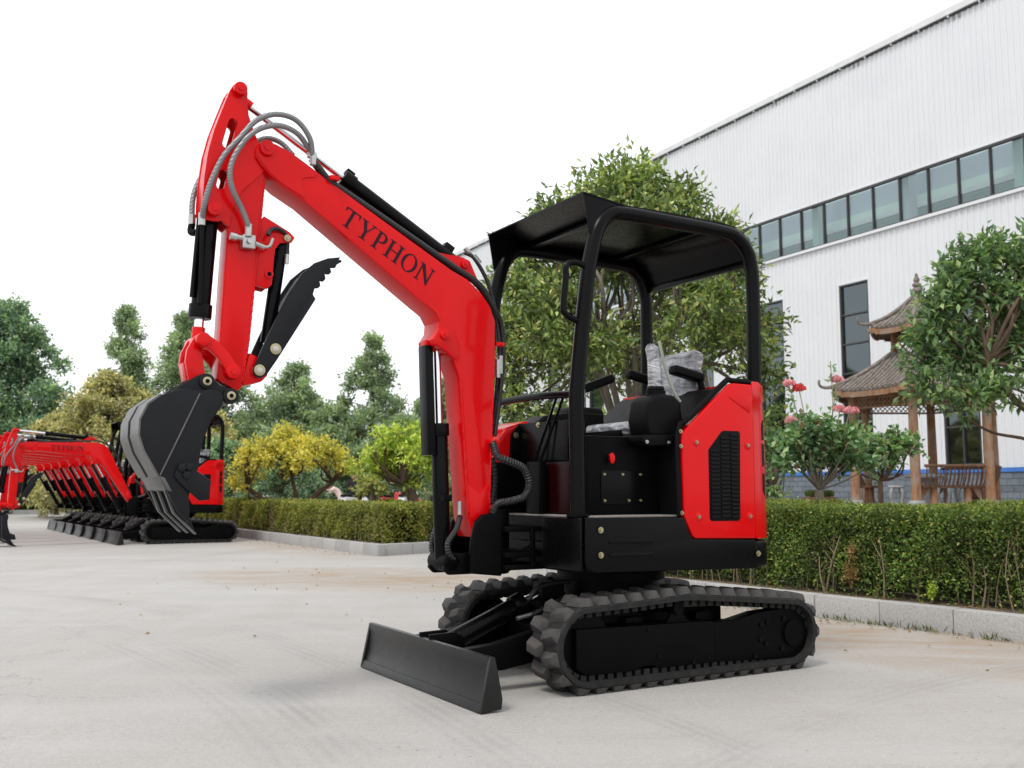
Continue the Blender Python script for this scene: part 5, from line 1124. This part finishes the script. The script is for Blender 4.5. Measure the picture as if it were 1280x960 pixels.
# potted plant and stone pedestal by the wall
pt = empty('plant_pot', (8.1,26.5,.15)); pt.scale = (.45,.6,1.0); tag(pt, 'brown rectangular plant pot behind the rose trunk', 'pot')
MB().prism([(-.80,.62),(.80,.62),(.68,.06),(-.68,.06)], -.45, .45).build('tub', 'pot_brown', pt, bevel=.02); MB().span((-.86,-.5,.60), (.86,.5,.70)).build('rim', 'pot_brown', pt, bevel=.02)
n = 1400; pp = np.stack([rng.uniform(-.7,.7,n), rng.uniform(-.4,.4,n), np.full(n,.70)], 1); obj('grass', leaf_mesh('grass', pp, np.array([[0,0,1.0]])+rng.normal(size=(n,3))*.4, rng.normal(size=(n,3)), .2, .03, 'leaf_grass'), pt)
pd = empty('stone_pedestal', (7.05,28.2,.15)); tag(pd, 'low white stone pedestal by the excavator tail carrying a brown rock', 'pedestal')
MB().lathe([(0,0),(.55,0),(.55,.30),(.40,.35),(.38,.75),(.52,.82),(.52,.95),(0,.95)], seg=18).build('column', 'stone_grey', pd, smooth=35)
mbk = MB().lathe([(0,0),(.30,.03),(.42,.25),(.38,.52),(.22,.70),(0,.74)], seg=12); rk = mbk.build('rock', 'bark_brown', smooth=50); rk.location = (7.05,28.2,1.10); rk.rotation_euler = (0,.1,.4); tag(rk, 'rounded brown rock sitting on the white stone pedestal', 'rock')

# ------------------------------------------------------------------ parked row of excavators
proto = build_excavator('parked_excavator', row=True)
ordw = ['nearest', 'second', 'third', 'fourth', 'fifth', 'sixth', 'farthest']
for i in range(7):
    o = proto if i == 0 else copy_tree(proto)
    if i >= 4:                                           # the far machines stand without their canopies
        for ch in list(o.children):
            if ch.name.split('.')[0] in ('canopy_post', 'canopy_roof', 'grab_handle', 'front_guard_bar'):
                for q in list(ch.children): bpy.data.objects.remove(q)
                bpy.data.objects.remove(ch)
    o.location = (-6.562-.720*i, 20.003+1.154*i, 0); o.rotation_euler = (0, 0, FWD+R(random.uniform(-1,1)))
    tag(o, 'nearest red mini excavator of the parked row, canopy showing behind the raised bucket' if i == 0 else ('farthest red mini excavator at the back end of the parked row' if i == 6 else f'{ordw[i]} red mini excavator counted from the near end of the parked row'), 'excavator', 'mini excavators parked in a row')

# ------------------------------------------------------------------ left garden and background trees
GL = 'garden trees in the left bed'
bx = (-5.15,23.4,.15)
st = [([(0,0,0),(-.20,0,.25),(-.62,.05,.62),(-1.05,.1,.95)], .105, .05), ([(.05,0,0),(.25,0,.40),(.60,.05,.78),(.95,.1,1.05)], .10, .045), ([(.12,0,.25),(.10,.1,.75),(-.02,.1,1.2)], .06, .035), ([(-.15,0,.2),(-.4,-.2,.5),(-.9,-.3,.75)], .05, .025)]
bl = crown((-.05,0,1.62), (1.20,1.0,.55), 30, .32, -.25, .35)+[(x,y,z,.34,.34,.27) for x,y,z in ((-1.2,0,1.45),(-.95,-.2,1.7),(-.9,.1,1.25),(-.6,-.1,1.85),(-.5,-.3,1.5),(-.2,0,2.1),(-.1,-.3,1.75),(.25,0,2.0),(.3,-.2,1.6),(.6,0,1.9),(.75,-.2,1.55),(1.05,0,1.7),(1.25,-.1,1.45),(.1,-.4,1.4),(-.2,.3,1.9))]+[(-1.35,0,1.1,.32,.3,.24),(-1.15,-.1,.95,.3,.3,.2),(1.3,0,1.45,.3,.3,.25),(-.1,0,2.25,.32,.3,.26),(-.55,0,.55,.2,.2,.2)]
tree('garden_tree', 'spreading tree with bright yellow leaves and bare forked trunks behind the left hedge', 'tree', bx, st, bl, 330, 5, .12, .095, .055, 'leaf_yellow', 'bark_brown', GL, (.035,.010), 6)
tree('garden_tree', 'fresh green leafy tree left of the boom cylinder', 'tree', (-2.15,22.3,.15), [([(0,0,0),(.03,0,.45),(-.08,0,.9)], .14, .08), ([(.05,0,.1),(-.06,.05,.5),(-.25,0,1.0)], .08, .04)], crown((-.38,0,1.58), (.95,.8,.68), 26, .33, -.6, .5)+[(.25,0,1.35,.3,.3,.3),(-.05,0,1.0,.25,.25,.2)], 330, 5, .12, .12, .06, 'leaf_bright', 'bark_brown', GL, (.035,.010), 6)
tree('shrub', 'small pale green round shrub beside the leafy tree', 'shrub', (-3.05,21.6,.15), [([(0,0,0),(.02,0,.4)], .07, .05), ([(.03,0,.1),(.07,0,.5)], .04, .03)], crown((0,0,.88), (.32,.3,.28), 14, .17, -.6, .5), 420, 5, .08, .10, .06, 'leaf_pale', 'bark_grey', None, (.02,.008), 4)
def fan_plant(name, label, base, n, L_, w, droop, mat, trunk_h):
    rt = empty(name, base); tag(rt, label, 'plant')
    MB().lathe([(0,0),(.12,0),(.14,trunk_h*.5),(.10,trunk_h),(0,trunk_h)], seg=10).build('trunk', 'bark_brown', rt, smooth=60)
    P, D, N_, LL, WW_ = [], [], [], [], []
    for i in range(n):
        a = rng.random()*2*math.pi; el = .15+1.1*rng.random()
        for j in range(14):
            t_ = j/13; r_ = L_*t_*math.cos(el); z = trunk_h+L_*t_*math.sin(el)-droop*L_*t_*t_
            for sg in (-1, 1):
                P.append((r_*math.cos(a), r_*math.sin(a), z)); D.append((math.cos(a)*.6-sg*math.sin(a), math.sin(a)*.6+sg*math.cos(a), -.1)); N_.append((0,0,1)); LL.append(w*(1.1-.6*t_)); WW_.append(w*.22)
    obj('fronds', leaf_mesh('fronds', np.array(P), np.array(D), np.array(N_), np.array(LL), np.array(WW_), mat), rt)
fan_plant('cycad', 'low spreading cycad palm behind the left hedge', (-2.72,22.2,.15), 34, .62, .16, .55, 'leaf_bright', .45)
fan_plant('yucca', 'dark spiky yucca half hidden behind the boom cylinder', (-1.62,22.6,.15), 40, .95, .14, .15, 'leaf_dark', .4)

# far beds and trees
tag(MB().add([(-120,44.6,.10),(-3,44.6,.10),(-3,140,.10),(-120,140,.10)], [(0,1,2,3)]).build('far_verge', 'garden_turf', smooth=0), kind='structure')
kerb('kerb', 'pale far kerb across the yard behind the parked row', Vector((-40,44.4,0)), Vector((1,0,0)), 36.0, Vector((0,1,0)))
hedge('hedge', 'short low green hedge on the far verge behind the parked sticks', Vector((-23.6,46.0,0)), Vector((1,0,0)), 2.6, Vector((0,1,0)), .10, .78, .9, 5000, .12, 'leaf_hedge')
def bigtree(label, x, y, h, w, mat, nb, br, k=5, ln=.22, dens=170, low=.18, shape=1.0, spread=.28, group='trees beyond the yard', lean=0):
    """conical-ish broad tree of height h and crown width w"""
    st = [([(0,0,0),(.05*w*.2,0,h*.3),(lean*.5,0,h*.6),(lean,0,h*.9)], .028*h, .008*h)]
    bl = []
    for i in range(nb):
        v = rng.random()**.8; z = h*(low+(1-low)*v*.97); R_ = w/2*(1-v**2.0)**(.45+shape*.5)*min(1, .6+v*3)*(rng.random()**.45)
        a = rng.random()*2*math.pi; s = br*(.65+.6*rng.random())*(1-.35*v)
        bl.append((R_*math.cos(a)+lean*v, R_*math.sin(a), min(z, h-s*.6), s*1.05, s*1.05, s*.85))
    ends = [([(0,0,0),(0,0,h*q)], .001, .04) for q in (.25,.4,.55,.7,.85)]
    return tree('background_tree', label, 'tree', (x, y, .1), st+ends, bl, dens, k, spread, ln, ln*.55, mat, 'bark_brown', group, (.06,.02), 4, .08)
bigtree('tall dense dark green tree at the left edge of the yard', -23.7, 46.5, 9.9, 8.6, 'leaf_dark', 120, 1.05, dens=137, low=.06, shape=.75)
bigtree('dark green tree filling the left corner behind the tallest one', -28.5, 52, 8.6, 7.0, 'leaf_dark', 88, 1.1, dens=112, low=.05, shape=.7)
bigtree('slim open-crowned tree standing alone above the yellow-green mass', -25.7, 66, 13.2, 3.6, 'leaf_far_haze', 68, .85, dens=125, low=.30, shape=.45)
bigtree('pale green tree rising behind the bucket cylinder', -21.2, 64, 12.4, 4.8, 'leaf_far_haze', 88, .95, dens=125, low=.2, shape=.8)
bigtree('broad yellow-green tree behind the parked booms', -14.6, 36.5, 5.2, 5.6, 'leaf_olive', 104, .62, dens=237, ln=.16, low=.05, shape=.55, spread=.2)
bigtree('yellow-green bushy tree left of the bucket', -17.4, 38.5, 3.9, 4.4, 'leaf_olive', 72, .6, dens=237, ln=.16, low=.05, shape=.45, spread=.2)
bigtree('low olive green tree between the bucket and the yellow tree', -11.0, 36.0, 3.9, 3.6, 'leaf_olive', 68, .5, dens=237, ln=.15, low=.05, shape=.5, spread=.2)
bigtree('grey-green tree rising behind the thumb', -16.9, 58, 9.2, 6.4, 'leaf_far_haze', 100, .9, dens=120, low=.05, shape=.5)
bigtree('loose grey-green tree left of the pointed one', -12.3, 57, 8.2, 6.2, 'leaf_far_haze', 95, .85, dens=110, low=.05, shape=.4)
bigtree('pointed green tree standing above the yellow tree', -7.3, 52, 9.2, 4.9, 'leaf_far_haze', 95, .70, dens=130, low=.05, shape=1.0)
bigtree('grey-green tree right of the pointed one behind the boom', -3.9, 56, 7.2, 4.6, 'leaf_far_haze', 70, .8, dens=110, low=.05, shape=.5)
bigtree('low grey-green tree in the gap behind the yellow tree', -9.9, 55, 5.6, 5.4, 'leaf_far_haze', 80, .8, dens=110, low=.03, shape=.4)
bigtree('low grey-green tree behind the green leafy one', -5.4, 50, 4.8, 4.4, 'leaf_far_haze', 60, .7, dens=120, low=.03, shape=.4)
bigtree('dark green bush behind the canopy of the parked excavator', -9.1, 31.5, 2.5, 3.0, 'leaf_dark', 60, .45, dens=287, ln=.12, low=.03, shape=.4, spread=.14, group='dark bushes behind the left bed')
bigtree('dark green bush under the yellow tree', -6.9, 30.5, 1.9, 3.0, 'leaf_dark', 56, .4, dens=287, ln=.12, low=.03, shape=.3, spread=.14, group='dark bushes behind the left bed')
bigtree('dark green bush beside the walking people', -8.9, 44.0, 2.2, 3.0, 'leaf_dark', 52, .45, dens=250, ln=.14, low=.03, shape=.3, spread=.16, group='dark bushes behind the left bed')
bigtree('dark green bush behind the boom cylinder', -1.5, 30.5, 2.0, 2.6, 'leaf_dark', 52, .42, dens=287, ln=.12, low=.03, shape=.3, spread=.14, group='dark bushes behind the left bed')
bigtree('dark shrub mass at the far end of the parked row', -16.6, 45.8, 3.0, 5.5, 'leaf_dark', 72, .7, dens=187, ln=.16, low=.03, shape=.3, spread=.2, group='dark bushes behind the left bed')
bigtree('yellowed low shrub on the far verge behind the parked blades', -17.3, 45.4, 1.0, 1.9, 'leaf_olive', 36, .35, dens=325, ln=.12, low=.02, shape=.3, spread=.12, group='dark bushes behind the left bed')

# ------------------------------------------------------------------ gatehouse, scooters and people far behind
paint('render_grey', (.42,.44,.47), .8, 0, .1, 0, nscale=1)
paint('dark_window', (.03,.04,.055), .15, .3, .1, 0)
paint('scooter_red', (.45,.03,.03), .35, .3, .1, 0)
paint('scooter_white', (.62,.64,.66), .35, .3, .1, 0)
paint('coat_black', (.012,.013,.020), .85, 0, .2, 0)
paint('coat_pink', (.72,.55,.50), .85, 0, .1, 0)
paint('skin', (.50,.28,.20), .55, 0, .1, 0)
paint('hair', (.10,.065,.045), .7, 0, .2, 0)
paint('roof_blue', (.10,.26,.48), .5, 0, .1, 0)
gh = empty('gatehouse', (-7.6,58,0)); tag(gh, 'low grey gatehouse with dark windows far behind the left garden', 'building')
MB().span((-3.6,0,0), (3.6,5,3.3)).build('wall', 'render_grey', gh, smooth=0); MB().span((-4.0,-.8,3.3), (4.0,5.4,3.65)).build('roof', 'scooter_white', gh, bevel=.03)
for x in (-2.6,-.9,.9,2.6):
    w = MB().span((x-.62,-.05,.5), (x+.62,.02,2.6)).build('window', 'frame_dark', gh, smooth=0); MB().span((x-.54,-.07,.6), (x-.03,-.052,2.5)).build('pane', 'dark_window', w, smooth=0); MB().span((x+.03,-.07,.6), (x+.54,-.052,2.5)).build('pane', 'dark_window', w, smooth=0)
for x in (-3.2,-1.75,0,1.75,3.2): MB().cyl((x,-.6,0), (x,-.6,3.3), .12, 12).build('pillar', 'scooter_white', gh, smooth=50)
fh = empty('far_factory', (-12,120,0)); tag(fh, 'distant pale factory with a blue roof edge beyond the trees', 'building')
MB().span((-26,0,0), (12,20,9.6)).build('wall', 'white_cladding', fh, smooth=0); MB().span((-26.5,-.4,9.6), (12.5,20.5,10.1)).build('roof', 'roof_blue', fh, smooth=0); MB().span((-26,-.1,7.6), (12,-.02,8.0)).build('stripe', 'roof_blue', fh, smooth=0)
for k in range(9):
    w = MB().span((-24+4*k,-.12,4.8), (-21+4*k,.02,6.6)).build('window', 'frame_dark', fh, smooth=0); MB().span((-23.85+4*k,-.14,4.95), (-21.15+4*k,-.122,6.45)).build('pane', 'dark_window', w, smooth=0)
def scooter(label, loc, rz, mat):
    r = empty('scooter', loc, rz); tag(r, label, 'scooter', 'scooters parked behind the left garden')
    for x in (-.62,.62):
        w = MB(); w.tube([(x+.22*math.cos(a*math.pi/8), 0, .26+.22*math.sin(a*math.pi/8)) for a in range(17)], .05, 8); ty = w.build('wheel', 'black_plastic', r, smooth=60); MB().cyl((x,-.03,.26), (x,.03,.26), .13, 14).build('hub', 'fitting', ty)
    MB().prism([(-.85,.62),(-.78,.80),(-.15,.76),(-.05,.45),(.25,.34),(.30,.40),(.40,.95),(.48,.98),(.55,.45),(.40,.24),(-.10,.24),(-.35,.40),(-.75,.50)], -.14, .14).build('body', mat, r, bevel=.04, seg=3)
    MB().prism([(-.84,.80),(-.80,.88),(-.45,.86),(-.12,.82),(-.14,.76)], -.13, .13).build('seat', 'black_plastic', r, bevel=.03)
    MB().tube([(.62,0,.26),(.44,0,.98),(.40,0,1.05)], .03, 8).tube([(.36,-.32,1.08),(.42,-.1,1.04),(.42,.1,1.04),(.36,.32,1.08)], .018, 8, 3).build('handlebar', 'frame_dark', r, smooth=60)
    MB().box((.50,0,.92), (.10,.16,.14)).build('headlight', 'fitting', r, bevel=.03)
    for sy in (-1,1): MB().tube([(.38,.25*sy,1.08),(.36,.32*sy,1.24)], .01, 6).box((.36,.34*sy,1.27), (.02,.11,.07)).build('mirror', 'frame_dark', r)
for i, (px, m_, lb) in enumerate(((-6.25,'scooter_white','pale scooter parked beside the person in black'),(-5.0,'scooter_red','red scooter parked behind the cycad'),(-4.3,'scooter_white','white scooter parked between the two red ones'),(-3.75,'scooter_red','red scooter parked nearest the leafy tree trunk'))):
    scooter(lb, (px+.4, 38.2+.2*i, 0), R(55+8*i), m_)
def person(label, loc, rz, joints, edges, radii, coat, head, headr):
    r = empty('person', loc, rz); tag(r, label, 'person')
    me = bpy.data.meshes.new('body'); me.from_pydata(joints, edges, []); o = obj('body', me, r); me.materials.append(M[coat])
    md = o.modifiers.new('skin', 'SKIN'); md.use_smooth_shade = True
    for v, q in zip(me.skin_vertices[0].data, radii): v.radius = (q, q)
    me.skin_vertices[0].data[0].use_root = True
    o.modifiers.new('sub', 'SUBSURF').render_levels = 2
    prof = [(0,-1.25),(.42,-1.15),(.62,-.85),(.80,-.3),(.86,.15),(.78,.62),(.45,.95),(0,1.05)]
    h = MB().lathe([(a*headr, b*headr) for a, b in prof], seg=16).build('head', 'skin', r, smooth=60); h.location = head
    MB().lathe([(.93*headr*math.cos(a*math.pi/16), 1.1*headr*math.sin(a*math.pi/16)) for a in range(1,9)], (-.25*headr,0,.12*headr), 16).build('hair', 'hair', h, smooth=60)
    MB().box((.86*headr,0,-.1*headr), (.3*headr,.22*headr,.4*headr)).build('nose', 'skin', h, bevel=.006)
    return r
person('standing person in a long black coat behind the left hedge', (-6.15,39.0,0), R(100),
    [(0,0,.95),(0,0,1.15),(0,0,1.36),(0,0,1.46),(0,.17,1.38),(.02,.22,1.12),(.08,.20,.90),(0,-.17,1.38),(.02,-.22,1.12),(.08,-.20,.90),(0,.09,.88),(0,.10,.48),(0,.10,.06),(.12,.10,.03),(0,-.09,.88),(0,-.10,.48),(0,-.10,.06),(.12,-.10,.03)],
    [(0,1),(1,2),(2,3),(2,4),(4,5),(5,6),(2,7),(7,8),(8,9),(0,10),(10,11),(11,12),(12,13),(0,14),(14,15),(15,16),(16,17)],
    [.15,.14,.15,.06,.075,.055,.04,.075,.055,.04,.10,.085,.06,.04,.10,.085,.06,.04], 'coat_black', (.02,0,1.58), .105)
person('person in a pale pink coat bending forward beside the one in black', (-6.70,38.8,0), R(185),
    [(-.10,0,.80),(.0,0,.95),(.16,0,1.10),(.24,0,1.15),(.14,.16,1.10),(.32,.18,1.02),(.50,.14,1.06),(.14,-.16,1.10),(.32,-.18,.94),(.48,-.14,.90),(-.10,.09,.74),(-.02,.10,.42),(-.08,.10,.06),(.06,.10,.03),(-.10,-.09,.74),(-.02,-.10,.42),(-.08,-.10,.06),(.06,-.10,.03)],
    [(0,1),(1,2),(2,3),(2,4),(4,5),(5,6),(2,7),(7,8),(8,9),(0,10),(10,11),(11,12),(12,13),(0,14),(14,15),(15,16),(16,17)],
    [.15,.14,.14,.06,.07,.05,.035,.07,.05,.035,.10,.08,.055,.04,.10,.08,.055,.04], 'coat_pink', (.34,0,1.22), .10)

# ------------------------------------------------------------------ small litter
def scatter(name, label, pts, ln, mat, cat):
    n = len(pts); o = obj(name, leaf_mesh(name, pts, rng.normal(size=(n,3))*np.array([[1,1,.12]]), np.array([[0,0,1.0]])+rng.normal(size=(n,3))*.35, ln*(.6+.8*rng.random(n)), ln*.6, mat)); tag(o, label, cat, kind='stuff')
n = 260; s = rng.random(n)*11-5; off = np.abs(rng.normal(size=n))*.12; off[rng.random(n) < .15] *= 6
P = np.stack([KA.x+KD.x*s-KN.x*(off+.03), KA.y+KD.y*s-KN.y*(off+.03), np.full(n,.012)], 1)
n2 = 160; s = rng.random(n2)*12; off = np.abs(rng.normal(size=n2))*.25
P2 = np.stack([LC.x+LA.x*s-LAN.x*(off+.03), LC.y+LA.y*s-LAN.y*(off+.03), np.full(n2,.012)], 1)
n3 = 70; P3_ = np.stack([rng.uniform(-4,2,n3), rng.uniform(7,15,n3), np.full(n3,.010)], 1)
scatter('fallen_leaves', 'small dry fallen leaves lying along the kerbs', np.concatenate([P,P2,P3_]), .035, 'leaf_dry', 'leaves')
s = np.concatenate([rng.normal(c, .10, 45) for c in (-.9,.2,.75,1.1,1.45,2.2,-2)]); n = len(s); off = np.abs(rng.normal(size=n))*.025+.012
P = np.stack([KA.x+KD.x*s-KN.x*off, KA.y+KD.y*s-KN.y*off, np.zeros(n)], 1)
o = obj('grass_tufts', leaf_mesh('grass_tufts', P, np.array([[-KN.x*.5,-KN.y*.5,1.0]])+rng.normal(size=(n,3))*.5, rng.normal(size=(n,3)), .05*(.5+rng.random(n)), .006, 'leaf_grass')); tag(o, 'thin grass tufts sprouting at the foot of the right kerb', 'grass', kind='stuff')
n = 900; s = rng.random(n)*11-5; off = .16+rng.random(n)*.5
P = np.stack([KA.x+KD.x*s+KN.x*off, KA.y+KD.y*s+KN.y*off, np.full(n,.158)], 1)
scatter('leaf_litter', 'dry leaf litter on the soil under the right hedge', P, .03, 'leaf_dry', 'leaves')
